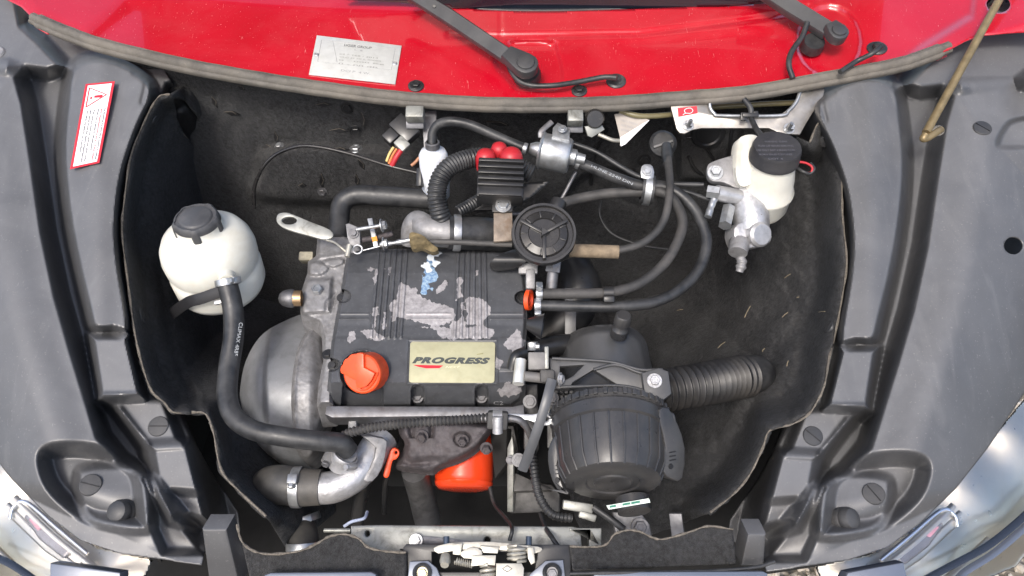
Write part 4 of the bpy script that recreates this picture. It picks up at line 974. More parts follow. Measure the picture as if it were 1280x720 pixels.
t = T('connector_plug', 'white grey electrical plug below the air filter', 'connector')
box('housing', frame(W(722, 633, 1.0), C(0, .2, 1), C(1, -.15, 0)), S(38, 1), S(12, 1), .014, M_GALV, t, .002)
box('latch', frame(W(734, 645, .995), C(0, .2, 1), C(1, -.3, 0)), S(22, 1), S(9, 1), .012, M_GALV, t, .002)
for pts, w, lab in (([(612, 608, 1.10), (618, 630, 1.08), (632, 648, 1.02), (640, 660, .95), (637, 676, .94)], 5, 'thin black wire crossing the galvanised beam beside the latch'), ([(676, 642, 1.02), (682, 660, .97), (690, 672, .94), (698, 684, .93)], 6, 'thin black wire under the ribbed conduit'), ([(742, 634, .99), (765, 650, .98), (780, 662, .97)], 9, 'black wire below the air filter end')):
    setp(px_tube('wire', pts, w, M_RUB, None), lab, 'wire', 'loose black wires')
setp(px_tube('starter_cable', [(456, 600, 1.05), (450, 625, 1.09), (445, 660, 1.13)], 18, M_BLK, None, segs=16), 'black pipe behind the aluminium elbow', 'pipe')
setp(px_tube('zip_tie', [(430, 658, 1.0), (440, 652, 1.0), (455, 648, 1.0), (459, 640, 1.02)], 4, mat('tie_blue', (.35, .40, .52), .4), None), 'pale blue cable tie near the galvanised beam', 'cable tie')
# ================================================================== front beam and bonnet latch
fb = T('front_crossmember', 'dirty galvanised steel crossmember behind the latch', 'crossmember')
plb = Pl(W(580, 675, .96), C(0, .35, 1))
slab('beam', [(438, 657), (470, 656), (715, 658), (726, 660), (728, 690), (700, 720), (470, 720), (455, 684), (438, 668)], plb, .03, M_GALV, fb, .003, holes=[circ(459, 667, 3, 3.5, 12), circ(609, 676, 4, 5, 12)])
box('hole_shade_block', frame(W(459, 667, .985), plb.n), .02, .02, .01, MATS['slot_black'], fb, 0); box('hole_shade_block', frame(W(609, 676, .985), plb.n), .02, .02, .01, MATS['slot_black'], fb, 0)  # black blocks behind the beam holes stand in for the shade within
slab('beam_end', [(712, 660), (752, 660), (752, 684), (736, 684), (736, 664), (712, 664)], plb, .02, M_GALV, fb, .002, off=.002)
slab('link_plate', [(516, 672), (530, 670), (560, 673), (600, 678), (560, 680), (520, 680)], plb, .004, M_STEEL, fb, .0005, off=.006)
hexbolt('pivot_bolt', plb.at(520, 676, .008), plb.n, S(6, .95), M_ZINC, fb)
setp(px_tube('front_pipe', [(438, 663, .99), (405, 663, .99)], 5, M_GALV, None), 'thin bright metal rod beside the crossmember', 'rod')
lt = T('bonnet_latch', 'bonnet latch of pale zinc plates and springs on a black bracket', 'latch')
pk = Pl(W(610, 700, .90), C(0, .35, 1)); M_YZ = mat('pale_zinc', (.42, .405, .355), .42, metal=.5, var=.15, vs=80, dirt=.45, dirtc=(.25, .22, .17), ds=50)
slab('bracket', [(504, 684), (508, 680), (712, 681), (715, 684), (712, 735), (504, 735)], pk, .004, M_BLK, lt, .001, holes=[[(540, 690), (672, 690), (668, 715), (540, 715)]])
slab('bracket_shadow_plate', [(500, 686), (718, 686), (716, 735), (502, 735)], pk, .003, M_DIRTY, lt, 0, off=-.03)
for x0, pts in ((528, [(512, 702), (535, 701), (546, 710), (556, 735), (508, 735)]), (690, [(662, 718), (682, 701), (704, 700), (708, 735), (655, 735)])):
    o = slab('side_bracket', pts, pk, .005, mat('bracket_grey', (.20, .22, .26), .35, metal=.5), lt, .001, off=.008)
    lathe('rubber_ring', [(S(12, .89), 0), (S(12, .89), .004), (S(9, .89), .006), (S(7, .89), .004), (S(7, .89), 0)], frame(pk.at(x0, 716, .008), pk.n), M_RUB, o)
    hexbolt('mount_bolt', pk.at(x0, 717, .008), pk.n, S(6, .89), mat('yellow_zinc', (.42, .38, .26), .4, metal=.7) if x0 < 600 else M_STEEL, o)
slab('lever_plate', [(542, 685), (560, 679), (600, 677), (625, 678), (650, 681), (672, 683), (678, 687), (668, 692), (640, 689), (600, 686), (565, 689), (548, 692)], pk, .003, M_YZ, lt, .0006, cr=2, off=.012)
slab('catch_plate', [(566, 680), (578, 679), (576, 694), (566, 693)], pk, .004, M_YZ, lt, .0006, off=.018)
slab('upper_cam', [(576, 690), (590, 684), (602, 688), (600, 697), (580, 698)], pk, .004, M_YZ, lt, .0006, cr=2, off=.020)
slab('front_plate', [(590, 694), (620, 694), (619, 707), (608, 706), (589, 708)], pk, .004, M_YZ, lt, .0006, off=.022)
slab('middle_plate', [(600, 682), (624, 684), (622, 692), (604, 691)], pk, .004, M_YZ, lt, .0006, off=.018)
slab('lower_plate', [(620, 704), (652, 704), (655, 710), (654, 735), (620, 735)], pk, .008, M_YZ, lt, .0008, off=.026)
slab('hook_plate', [(659, 684), (667, 684), (669, 703), (664, 706), (660, 698)], pk, .004, M_YZ, lt, .0006, off=.020)
lathe('pivot_stud', [(0, .014), (S(5, .9), .014), (S(7, .9), .008), (S(6, .9), 0)], frame(pk.at(557, 695, .01), C(0, -.5, 1)), M_YZ, lt, 16)
def spring(name, p, q, r, turns, w):
    A, B = pk.at(*p, .014), pk.at(*q, .014); ax = (B-A).normalized(); u = pk.n; v = ax.cross(u); n = turns*14
    tube(name, [A+(B-A)*(k/n)+(u*math.cos(k*2*math.pi/14)+v*math.sin(k*2*math.pi/14))*r for k in range(n+1)], w, M_YZ, lt, segs=6, sm=0)
spring('torsion_spring', (646, 682), (646, 702), S(11, .89), 4, .0018); spring('torsion_spring', (610, 706), (610, 725), S(9, .89), 3, .0020); spring('return_spring', (569, 701), (592, 706), S(4, .89), 9, .0007)
box('spring_core', frame(pk.at(646, 692, .012), pk.n), S(14, .89), S(18, .89), .010, M_YZ, lt, .002)
for x in (558, 661): px_tube('stud', [(x, 671, .905), (x, 682, .90)], 8, mat('stud_blue', (.10, .12, .15), .3, metal=.8), lt, sm=0, segs=10)
for p, w in (([(634, 707), (640, 711), (634, 715), (628, 711), (634, 707)], .0005),): tube('stamped_mark', [pk.at(*x, .0265) for x in p], w, M_STEEL, lt, sm=0, segs=4)

# ================================================================== coolant tank
tk = T('coolant_tank', 'cream white round coolant tank with dark grey cap', 'tank')
c0 = W(248, 281, 1.055); q = S(1, 1.08); ax = (UP+VIEW*.12).normalized()
Mt = frame(c0, ax)
R = 56*q
lathe('tank_body', [(0, -112*q), (R*.80, -112*q), (R*.95, -107*q), (R*1.02, -98*q), (R*1.03, -74*q), (R*1.0, -70*q), (R*.97, -67*q), (R*1.0, -63*q), (R*1.03, -58*q), (R*1.04, -44*q), (R*1.0, -31*q), (R*.90, -20*q), (R*.74, -12*q), (R*.58, -8*q), (R*.50, -5*q), (R*.5, 4*q)], Mt, M_TANK, tk, 64, angle=60)
rc = 27*q
def lobc(a, h): return 1.0+(.07 if (math.cos(5*a+.6) > .80) else 0)
M_CAPG = mat('cap_grey', (.055, .057, .062), .5, grain=.08, dust=.15)
cp = lathe('cap', [(rc*1.02, -16*q), (rc*1.02, 2*q), (rc*1.0, 8*q), (rc*.97, 11*q), (rc*.9, 13*q), (rc*.86, 13*q), (rc*.84, 11.5*q), (0, 11.5*q)], Mt, M_CAPG, tk, 60, lobc)
lathe('cap_disc', [(0, 14*q), (rc*.66, 14*q), (rc*.72, 13*q), (rc*.76, 11*q)], Mt, M_CAPG, cp, 40)
px_tube('outlet_spigot', [(283, 335, 1.075), (284, 352, 1.045)], 20, M_TANK, tk, segs=20, sm=0)
px_tube('strap', [(215, 392, 1.13), (235, 378, 1.075), (252, 373, 1.06), (280, 363, 1.05)], 15, mat('strap_black', (.018, .018, .02), .5), tk, flat=.25, flatdir=VIEW, segs=10, sm=4)
box('strap_buckle', frame(W(276, 377, 1.06), C(0, .2, 1), C(1, .2, 0)), S(16, 1.06), S(6, 1.06), .006, M_ZINC, tk, .001)

# ================================================================== brake master cylinder
bk = T('brake_master_cylinder', 'cast aluminium brake cylinder with cream fluid reservoir and black cap', 'brake cylinder')
c0 = W(970, 189, 1.11); q = S(1, 1.12); ax = (UP+VIEW*.22+Vector((-.02, 0, 0))).normalized(); Mb = frame(c0, ax)
lathe('reservoir', [(0, -100*q), (20*q, -100*q), (33*q, -96*q), (36*q, -88*q), (36.5*q, -68*q), (38*q, -65*q), (38*q, -61*q), (35*q, -58*q), (33*q, -40*q), (29*q, -22*q), (27*q, -8*q), (27*q, 2*q)], Mb, M_WHTP, bk, 48, angle=50)
M_CAPB = mat('cap_black', (.022, .023, .028), .5, grain=.12, dust=.12)
cp = lathe('reservoir_cap', [(31*q, -12*q), (31*q, -6*q), (30*q, -4*q), (30*q, 4*q), (28.5*q, 8*q), (0, 8.5*q)], Mb, M_CAPB, bk, 48)
plk = Pl(c0+ax*(8.6*q), ax); M_EMB = mat('cap_emboss', (.10, .10, .115), .45)
for i, s in enumerate(('WARNING  CLEAN', 'FILLER CAP BEFORE REMOVING', 'USE ONLY DOT 4 BRAKE FLUID', 'FROM A SEALED CONTAINER', 'DOT 4')):
    w = (14, 22, 24, 21, 9)[i]; y = 178+i*5.4; text('lettering', s, plk, (970-w, y), (970+w, y), 3.4, M_EMB, cp, off=.0004, bold=.02)
sheet('reservoir_arm', catmull([(922, 178), (932, 169), (946, 170), (952, 182), (948, 205), (940, 228), (926, 232), (920, 215)], 4, True), lambda X, Y: 1.135-.0002*(Y-200)-.012*ss(np.hypot((X-935)/18, (Y-195)/36), 1, .3), 2, M_WHTP, bk, skirt=(0, .02, -.02))
pf = Pl(W(910, 210, 1.15), C(-.15, .25, 1))
slab('mount_flange', [(884, 208), (890, 202), (908, 196), (924, 194), (928, 215), (924, 235), (905, 228), (890, 226), (884, 219)], pf, .012, M_ALU, bk, .002, cr=3)
hexbolt('flange_nut', pf.at(894, 216, .0), pf.n, S(7, 1.14), M_ZINC, bk, h=.012)
px_tube('cylinder_bore', [(930, 240, 1.165, 40), (938, 268, 1.155, 44), (940, 290, 1.15, 42)], 42, M_ALUW, bk, segs=24)
px_tube('port_boss', [(895, 241, 1.14), (925, 247, 1.15)], 20, M_ALUW, bk, segs=16, sm=0)
px_tube('union_nut', [(884, 239, 1.14), (899, 241, 1.135)], 17, M_ZINC, bk, segs=6, sm=0)
px_tube('bleed_pipe', [(894, 246, 1.14), (889, 258, 1.135), (885, 271, 1.13)], 9, M_ZINC, bk, segs=10, wob=.1)
px_tube('union_nut', [(911, 260, 1.15), (906, 282, 1.13)], 17, M_ZINC, bk, segs=6, sm=0)
slab('piston_head', [(918, 285), (930, 276), (952, 276), (962, 288), (966, 296), (960, 306), (940, 310), (928, 312), (920, 302)], Pl(W(942, 294, 1.135), C(.2, .1, 1)), .03, M_ALUW, bk, .004, cr=2)
lathe('end_cap', [(0, .006), (S(13, 1.12), .006), (S(16, 1.12), .002), (S(16, 1.12), -.02)], frame(W(950, 293, 1.13), C(.35, -.1, 1)), M_ALUW, bk)
px_tube('end_plug', [(925, 302, 1.14, 26), (922, 316, 1.13, 24)], 24, M_ALU, bk, segs=12, sm=0)
px_tube('bleed_nipple', [(925, 320, 1.14, 9), (927, 329, 1.14, 14), (924, 340, 1.14, 9)], 10, M_ALU, bk, segs=8, wob=.2)
px_tube('neck', [(947, 268, 1.14), (944, 280, 1.14)], 20, M_ALU, bk, segs=14, sm=0)
t = T('level_sensor_wire', 'short red and black wire at the brake reservoir cap', 'wire')
px_tube('red_wire', [(997, 202, 1.12), (1008, 204, 1.12), (1015, 209, 1.12), (1014, 215, 1.12), (1008, 217, 1.13)], 3, M_REDP, t); px_tube('black_wire', [(994, 208, 1.13), (1003, 214, 1.12), (1012, 217, 1.12), (1018, 211, 1.12), (1013, 204, 1.125)], 4, M_RUB, t)
# aluminium bracket above
ab = T('aluminium_bracket', 'flat aluminium bracket with red sticker under the rubber seal', 'bracket')
pa = Pl(W(920, 150, 1.185), C(0, .15, 1))
BR = [(836, 118), (839, 135), (846, 161), (850, 166), (856, 167), (866, 162), (877, 160), (961, 160), (968, 163), (975, 167), (1000, 168), (1006, 157), (1012, 147), (1029, 120), (1031, 112), (1026, 104), (1004, 106), (999, 120), (991, 132), (976, 143), (900, 144), (891, 141), (887, 134), (885, 118)]
slab('plate', BR, pa, .004, mat('bracket_aluminium', (.33, .315, .295), .42, metal=.8, var=.15, vs=50, grain=.12, dirt=.4, dirtc=(.2, .18, .15), ds=26), ab, .0006)
tube('folded_lip', [pa.at(x, y, .003) for x, y in ((887, 126), (888, 135), (893, 142), (902, 144.5), (974, 144.5), (986, 138), (996, 126), (1002, 108))], .0028, M_ZINC, ab, segs=8)
s = slab('light_sticker', [(847, 135), (871, 132.5), (872, 141.5), (848, 146)], pa, .0004, M_STKR, ab, 0, off=.0006)
tube('lamp_symbol', [pa.at(x, y, .0012) for x, y in ((857, 141.5), (855.5, 138), (859, 135.5), (864, 135.5), (866, 138.5), (863, 141.5), (857, 141.5), (853.5, 143.5))], .0006, M_STKW, s, segs=4)
for x, y in ((860, 157), (986, 161)):
    hexbolt('bolt', pa.at(x, y), pa.n, S(5, 1.18), M_ZINC, ab, h=.012); tube('bolt_tip', [pa.at(x, y, .01), pa.at(x+4, y-7, .022)], .003, M_ZINC, ab, sm=0)
t = T('sensor_cable', 'black cable tied to the aluminium bracket above the reservoir cap', 'cable')
px_tube('cable', [(930, 124, 1.17), (938, 135, 1.165), (939, 148, 1.165), (946, 162, 1.15), (953, 172, 1.13)], 7, M_RUB, t)
box('tie_head', frame(W(944, 143, 1.165), C(0, 0, 1)), S(6, 1.17), S(7, 1.17), .008, M_BLK, t, .001); box('tie_tail', frame(W(929, 146, 1.165), C(0, 0, 1)), S(7, 1.17), S(10, 1.17), .006, M_BLK, t, .001); box('tie_band', frame(W(938, 144, 1.162), C(0, 0, 1)), S(20, 1.17), S(5, 1.17), .006, M_BLK, t, .001)
M_OLIV = mat('olive_cable', (.16, .14, .075), .4, var=.2)
setp(px_tube('bonnet_cable', [(775, 138, 1.21), (800, 145, 1.205), (840, 143, 1.215), (880, 135, 1.23), (940, 131, 1.23), (1000, 128, 1.225)], 7, M_OLIV, None), 'olive green bonnet cable under the seal', 'cable')

# ================================================================== air filter
af = T('air_filter', 'black ribbed air filter canister with side clips', 'air filter')
ax = C(-.02, -.81, .59); ca = W(766, 605, .940); q = S(.925, .97); Ma = frame(ca, ax, C(1, 0, 0))
M_AF = mat('filter_plastic', (.026, .027, .030), .32, var=.12, grain=.10, gs=1400, dust=.10, scratch=.12)
prof = [(0, 0), (24*q, 0), (26*q, -2*q), (34*q, -2.5*q), (36*q, -.5*q), (58*q, -1*q), (63*q, -4*q), (70*q, -20*q), (75*q, -68*q), (79*q, -70*q), (80*q, -86*q), (77*q, -89*q), (81*q, -92*q), (81*q, -99*q), (74*q, -102*q)]
lathe('canister', prof, Ma, M_AF, af, 64, angle=30)
for k in range(24):
    a = 2*math.pi*(k+.5)/24; u = Ma.to_3x3() @ Vector((math.cos(a), math.sin(a), 0))
    tube('rib', [ca+ax*(-3*q)+u*62*q, ca+ax*(-20*q)+u*70.5*q, ca+ax*(-68*q)+u*75.5*q], 1.5*q, M_AF, af, segs=6, sm=0)
bm = bmesh.new()
for k in range(40):
    a = 2*math.pi*k/40; u = Ma.to_3x3() @ Vector((math.cos(a), math.sin(a), 0)); add_box(bm, frame(ca+ax*(-95*q)+u*81*q, ax, u), 5*q, 6*q, 9*q, .8*q, 1)
frombm('toothed_ring', bm, M_AF, af)
for px, sgn in (([(824, 512), (836, 510), (848, 530), (857, 560), (854, 598), (842, 600), (828, 588), (832, 560), (826, 532)], 1), ([(690, 548), (698, 544), (702, 560), (696, 580), (704, 610), (714, 616), (696, 612), (686, 590), (684, 565)], -1)):
    pc = Pl(W(px[4][0], px[4][1], .945 if sgn > 0 else .955), C(.45*sgn, .1, 1)); o = slab('clip', px, pc, .022, M_AF, af, .003, cr=2)
    cx = sum(p[0] for p in px)/len(px)-6*sgn*0; cy = 575 if sgn > 0 else 592
    for j in range(3): box('clip_slot', frame(pc.at(cx+2, cy-10+j*5, .0), pc.n, C(1, .1, 0)), S(9, .97), S(1.2, .97), .002, MATS['slot_black'], o, 0)
    lathe('clip_hole', [(0, .001), (S(3, .97), .001), (S(3.5, .97), 0)], frame(pc.at(cx, cy+8), pc.n), MATS['slot_black'], o, 12)
    px_tube('clip_loop', [(cx-8*sgn, 522, .955), (cx+2*sgn, 518, .95), (cx+4*sgn, 536, .95), (cx-6*sgn, 544, .955)] if sgn > 0 else [(cx+4, 548, .98), (cx-4, 552, .975), (cx-4, 562, .975), (cx+6, 562, .98)], 4, M_AF, o, segs=6)
px_tube('drain_nozzle', [(790, 622, .965), (793, 640, .955)], 42, M_AF, af, segs=24, sm=0)
pst = Pl(W(786, 632, .935), C(0, -.1, 1)); s = slab('filter_sticker', [(758, 632), (811, 623), (813, 628), (761, 637)], pst, .0004, mat('sticker_green', (.62, .70, .64), .45), af, 0, off=.001)
for x0, x1 in ((762, 770), (778, 788), (789, 800)): slab('print_block', [(x0, 635-.17*(x0-762)), (x1, 635-.17*(x1-762)), (x1, 632.2-.17*(x1-762)), (x0, 632.2-.17*(x0-762))], pst, .0002, mat('ink_green', (.03, .16, .11), .5), s, 0, off=.0014)
ple = Pl(ca+ax*.0006, ax); text('lettering', 'TOP', ple, (744, 608.5), (776, 602.5), 8, M_AF, af, off=.0006)
# filter rear body, outlet, bracket
rb = T('filter_housing', 'smooth black rear housing of the air filter', 'housing')
HB = catmull([(698, 470), (700, 440), (706, 424), (722, 412), (750, 406), (785, 408), (805, 422), (812, 445), (818, 480), (815, 520), (700, 520)], 4, True)
def dhb(X, Y):
    so = sdist(HB, X, Y); return 1.075+.06*((X-758)/58)**2-.0006*(Y-440)+.02*ss(so, 10, 0)
sheet('rear_drum', HB, dhb, 2, mat('housing_plastic', (.058, .060, .064), .38, var=.1, grain=.06, dust=.08), rb, skirt=(0, .05, -.08))
sheet('rear_step', catmull([(700, 480), (722, 462), (755, 455), (795, 458), (815, 470), (822, 500), (815, 535), (700, 535)], 4, True), lambda X, Y: 1.045+.045*((X-760)/60)**2-.0006*(Y-470), 2, M_AF, rb, skirt=(0, .04, -.05))
nk = frame(W(776, 408, 1.06), C(.1, .75, .65))
lathe('service_knob', [(13*q, -.018), (13*q, -.004), (10*q, 0), (9*q, .004), (12*q, .006), (11.5*q, .020), (10*q, .022), (0, .022)], nk, M_AF, rb, 24, lob=lambda a, h: 1+(.05*(math.cos(10*a) > 0) if h > .005 else 0))
pbk = Pl(W(760, 470, 1.0), C(0, .35, 1))
pm = mat('bracket_plastic', (.050, .052, .056), .42, var=.1, dust=.1)
slab('arm', [(686, 447), (700, 449), (780, 454), (802, 462), (826, 460), (836, 468), (838, 490), (830, 497), (800, 486), (770, 480), (742, 462), (716, 478), (712, 486), (690, 486)], pbk, .012, pm, rb, .0015, holes=[[(700, 458), (730, 456), (716, 470), (700, 478)]])
for p in ([(690, 448), (760, 452), (800, 462), (828, 462)], [(700, 484), (770, 482), (805, 488), (832, 496)], [(742, 462), (770, 456), (800, 466), (824, 470)]): tube('arm_rib', [pbk.at(*x, .002) for x in p], .0022, pm, rb, segs=8)
slab('clamp_block', [(802, 466), (824, 459), (836, 464), (840, 492), (830, 500), (806, 494)], pbk, .02, pm, rb, .003, off=.01)
hexbolt('clamp_screw', pbk.at(818, 476, .010), pbk.n, S(6.5, 1), M_ALUW, rb)
bm = bmesh.new()
for i in range(14):
    for j in range(9):
        x, y = 689+i*6.2, 490+j*6.2
        if y > 500+.35*max(0, 742-x)+10: continue
        add_box(bm, frame(W(x, y, 1.06), C(0, .2, 1), C(1, -.03, 0)), S(5, 1.06), S(4.6, 1.06), .006, .0008, 1)
o = frombm('grid_panel', bm, M_AF, rb); o['kind'] = 'stuff'
slab('grid_back', [(684, 486), (775, 488), (760, 520), (700, 560), (684, 560)], Pl(W(720, 515, 1.064), C(0, .2, 1)), .006, M_BLK, rb, .001)
ih = T('intake_hose', 'thick black corrugated intake hose from the filter housing to the felt', 'hose')
px_tube('hose', [(822, 490, 1.03), (850, 485, 1.04), (880, 480, 1.055), (905, 475, 1.075), (932, 470, 1.095)], 55, mat('corrugated_black', (.012, .012, .013), .45, dust=.1), ih, segs=32, corr=(.0100, .0056))
px_tube('cuff', [(922, 472, 1.088, 50), (936, 469, 1.10, 50), (947, 467, 1.115, 46), (950, 466, 1.125, 36)], 50, M_RUB, ih, segs=28, sm=3)
mt = T('filter_mount', 'grey steel mount foot with bolt below the air filter', 'mount')
pmn = Pl(W(800, 650, 1.0), C(0, .3, 1))
slab('foot', [(766, 640), (800, 640), (812, 655), (815, 670), (770, 672)], pmn, .012, M_ALU, mt, .002); hexbolt('bolt', pmn.at(800, 659, .001), pmn.n, S(8, 1), M_STEEL, mt)
slab('strut', [(836, 642), (852, 642), (856, 672), (840, 675)], Pl(W(845, 655, 1.0), C(-.3, .1, 1)), .01, M_STEEL, mt, .001)

# ================================================================== fuel parts, relay box, small hoses at the back
ff = T('fuel_filter', 'small bright steel fuel filter cylinder under the rubber seal', 'fuel filter')
ax = C(.96, -.22, .1); q = S(1, 1.17); Mf = frame(W(676, 188, 1.16), ax)
lathe('canister', [(6*q, -14*q), (7*q, -12*q), (9*q, -8*q), (10*q, -1*q), (23*q, -1*q), (24*q, 1*q), (22*q, 3*q), (22*q, 34*q), (20*q, 37*q), (10*q, 38*q), (10*q, 44*q), (7*q, 46*q), (6*q, 56*q)], Mf, M_ZINC, ff, 40)
slab('strap', [(691, 160), (697, 153), (712, 160), (712, 176), (690, 171)], Pl(W(700, 166, 1.14), C(0, .6, 1)), .003, M_ZINC, ff, .0006); hexbolt('strap_bolt', W(703, 161, 1.135), C(0, .5, 1), S(4, 1.14), M_ZINC, ff)
px_tube('strap_tail', [(676, 172, 1.15), (677, 164, 1.15), (690, 152, 1.155)], 7, M_STEEL, ff, flat=.3)
sp = T('fuel_separator', 'small white plastic fuel separator bottle', 'bottle')
Ms = frame(W(541, 187, 1.17), UP); q = S(1, 1.19)
lathe('bottle', [(0, -72*q), (12*q, -72*q), (17*q, -68*q), (18*q, -50*q), (19*q, -46*q), (19*q, -40*q), (18*q, -36*q), (18*q, -8*q), (15*q, -2*q), (8*q, 1*q), (6*q, 6*q)], Ms, mat('milky_plastic', (.62, .65, .70), .4, var=.05, sss=.3), sp, 36, angle=50)
lathe('neck_clip', [(7*q, 2*q), (9*q, 3*q), (9*q, 10*q), (7*q, 11*q)], Ms, M_STEEL, sp, 20)
box('side_clip', frame(W(525, 222, 1.19), C(-.3, .1, 1)), S(7, 1.19), S(24, 1.19), .012, M_BLK, sp, .002)
t = T('fuel_hose', 'black fuel hose arching from the white bottle to the fuel filter', 'hose')
px_tube('hose', [(540, 182, 1.17), (541, 166, 1.165), (549, 155, 1.16), (566, 152, 1.155), (590, 157, 1.155), (620, 170, 1.155), (645, 181, 1.155), (657, 186, 1.155)], 12, M_RUB, t, segs=18)
clamp(W(656, 186, 1.155), C(.9, -.3, 0), S(6.5, 1.155), M_ZINC, t, C(0, 1, .3), w=.006, screw=False)
t = T('fuel_hose', 'black fuel hose with pale print leaving the fuel filter', 'hose')
px_tube('hose', [(720, 202, 1.165), (745, 212, 1.165), (775, 224, 1.165), (800, 232, 1.165), (830, 234, 1.165), (852, 245, 1.16), (872, 268, 1.15), (883, 300, 1.135), (876, 332, 1.12), (855, 358, 1.105), (820, 377, 1.09), (775, 383, 1.08), (730, 383, 1.08), (676, 382, 1.08)], 14, M_RUB, t, segs=18)
clamp(W(723, 203, 1.165), C(.9, -.4, 0), S(7.5, 1.165), M_ZINC, t, C(0, 1, .3), w=.006, screw=False)
clamp(W(672, 382, 1.08), C(1, 0, 0), S(8, 1.08), M_ZINC, t, C(0, -.9, .45), w=.009)
plh = Pl(W(755, 214, 1.155), C(0, .3, 1)); text('lettering', 'COHLINE 2240 DIN', plh, (727, 203.5), (790, 231.5), 3.6, M_PRT, t, off=.001)
t = T('heater_hose', 'black hose curving under the clipped pair towards the orange gasket', 'hose')
px_tube('hose', [(676, 367, 1.08), (720, 367, 1.08), (765, 365, 1.085), (800, 354, 1.095), (830, 330, 1.11), (848, 300, 1.125), (853, 275, 1.14), (843, 252, 1.155), (826, 240, 1.16), (800, 240, 1.17), (760, 242, 1.18), (725, 248, 1.185), (702, 254, 1.175)], 13, M_RUBD, t, segs=18)
clamp(W(674, 367, 1.08), C(1, 0, 0), S(7.5, 1.08), M_ZINC, t, C(-.1, .9, .45), w=.009)
cl = T('hose_clip', 'small black clip holding the two parallel hoses', 'clip')
for y in (366, 382): lathe('clip_ring', [(S(7, 1.07), -.007), (S(8.5, 1.07), -.007), (S(8.5, 1.07), .007), (S(7, 1.07), .007)], frame(W(760, y, 1.082), C(1, .02, 0)), M_BLK, cl)
box('clip_bridge', frame(W(761, 374, 1.07), C(0, 0, 1)), S(14, 1.07), S(8, 1.07), .010, M_BLK, cl, .002)
setp(lathe('orange_gasket', [(S(9, 1.08), -.003), (S(13, 1.08), -.003), (S(13, 1.08), .003), (S(9, 1.08), .003)], frame(W(661, 375, 1.085), C(1, -.05, .35)), M_ORNG, None), 'small orange rubber gasket on the valve cover end', 'gasket')
pcl = T('pipe_clamp', 'rubber lined steel clamp around the fuel hoses', 'clamp')
ppc = Pl(W(809, 225, 1.14), C(0, .25, 1)); slab('tab', [(802, 208), (809, 205), (816, 208), (817, 222), (802, 222)], ppc, .003, M_ZINC, pcl, .0006, cr=2); hexbolt('tab_bolt', ppc.at(809, 214, .001), ppc.n, S(4.5, 1.14), M_ZINC, pcl)
lathe('steel_band', [(S(18, 1.15), -.005), (S(20, 1.15), -.005), (S(20, 1.15), .005), (S(18, 1.15), .005)], frame(W(809, 237, 1.162), C(1, -.12, .05)), M_ZINC, pcl)
lathe('rubber_lining', [(S(16, 1.15), -.009), (S(18.2, 1.15), -.009), (S(18.2, 1.15), .009), (S(16, 1.15), .009)], frame(W(809, 237, 1.162), C(1, -.12, .05)), M_RUB, pcl)
for pts, w, lab, m in (([(712, 178, 1.19), (745, 190, 1.185), (775, 208, 1.18), (800, 221, 1.17), (830, 229, 1.17), (880, 231, 1.15)], 6, 'thin black pipe ending at the brake cylinder union', M_RUB), ([(808, 238, 1.18), (850, 238, 1.17), (888, 250, 1.15)], 5, 'thin black pipe below the brake union pipe', M_RUB),
                     ([(640, 268, 1.2), (690, 262, 1.2), (720, 215, 1.2)], 5, 'thin black rod behind the round vent valve', M_STEEL), ([(752, 250, 1.30), (750, 270, 1.31), (765, 292, 1.30), (800, 306, 1.28), (845, 313, 1.25)], 3.5, 'thin black wire looping over the round pressing', M_RUB),
                     ([(318, 260, 1.28), (318, 235, 1.26), (328, 210, 1.24), (345, 193, 1.23), (372, 183, 1.22), (400, 184, 1.215), (440, 193, 1.21), (485, 207, 1.20), (522, 216, 1.20)], 4.5, 'thin black cable arching across the felt firewall', M_BLKG)):
    setp(px_tube('thin_line', pts, w, m, None, segs=10), lab, 'cable', 'thin pipes and cables at the firewall')
t = T('accelerator_cable', 'black cable from a round grommet into a tan sleeve', 'cable')
px_tube('cable', [(834, 190, 1.21), (836, 210, 1.17), (837, 240, 1.14), (830, 275, 1.125), (812, 298, 1.115), (790, 309, 1.11), (768, 314, 1.11)], 10, M_RUBD, t, segs=14)
px_tube('tan_sleeve', [(773, 315, 1.11), (742, 314, 1.11), (712, 313, 1.115)], 17, mat('tan_sleeve', (.20, .155, .105), .85, var=.3, vs=90, grain=.3), t, segs=16, sm=0)
px_tube('boot', [(833, 182, 1.22, 12), (834, 195, 1.20, 14), (834, 206, 1.18, 10)], 12, M_RUB, t, segs=14)
lathe('grommet', [(S(17, 1.25), -.01), (S(17, 1.25), 0), (S(13, 1.25), .004), (0, .004)], frame(W(829, 179, 1.235), C(0, .2, 1)), M_RUB, t)
box('grommet_slot', frame(W(829, 180, 1.228), C(0, .2, 1), C(1, .35, 0)), S(26, 1.22), S(3, 1.22), .003, mat('slot_grey', (.12, .12, .12), .5), t, .0005)
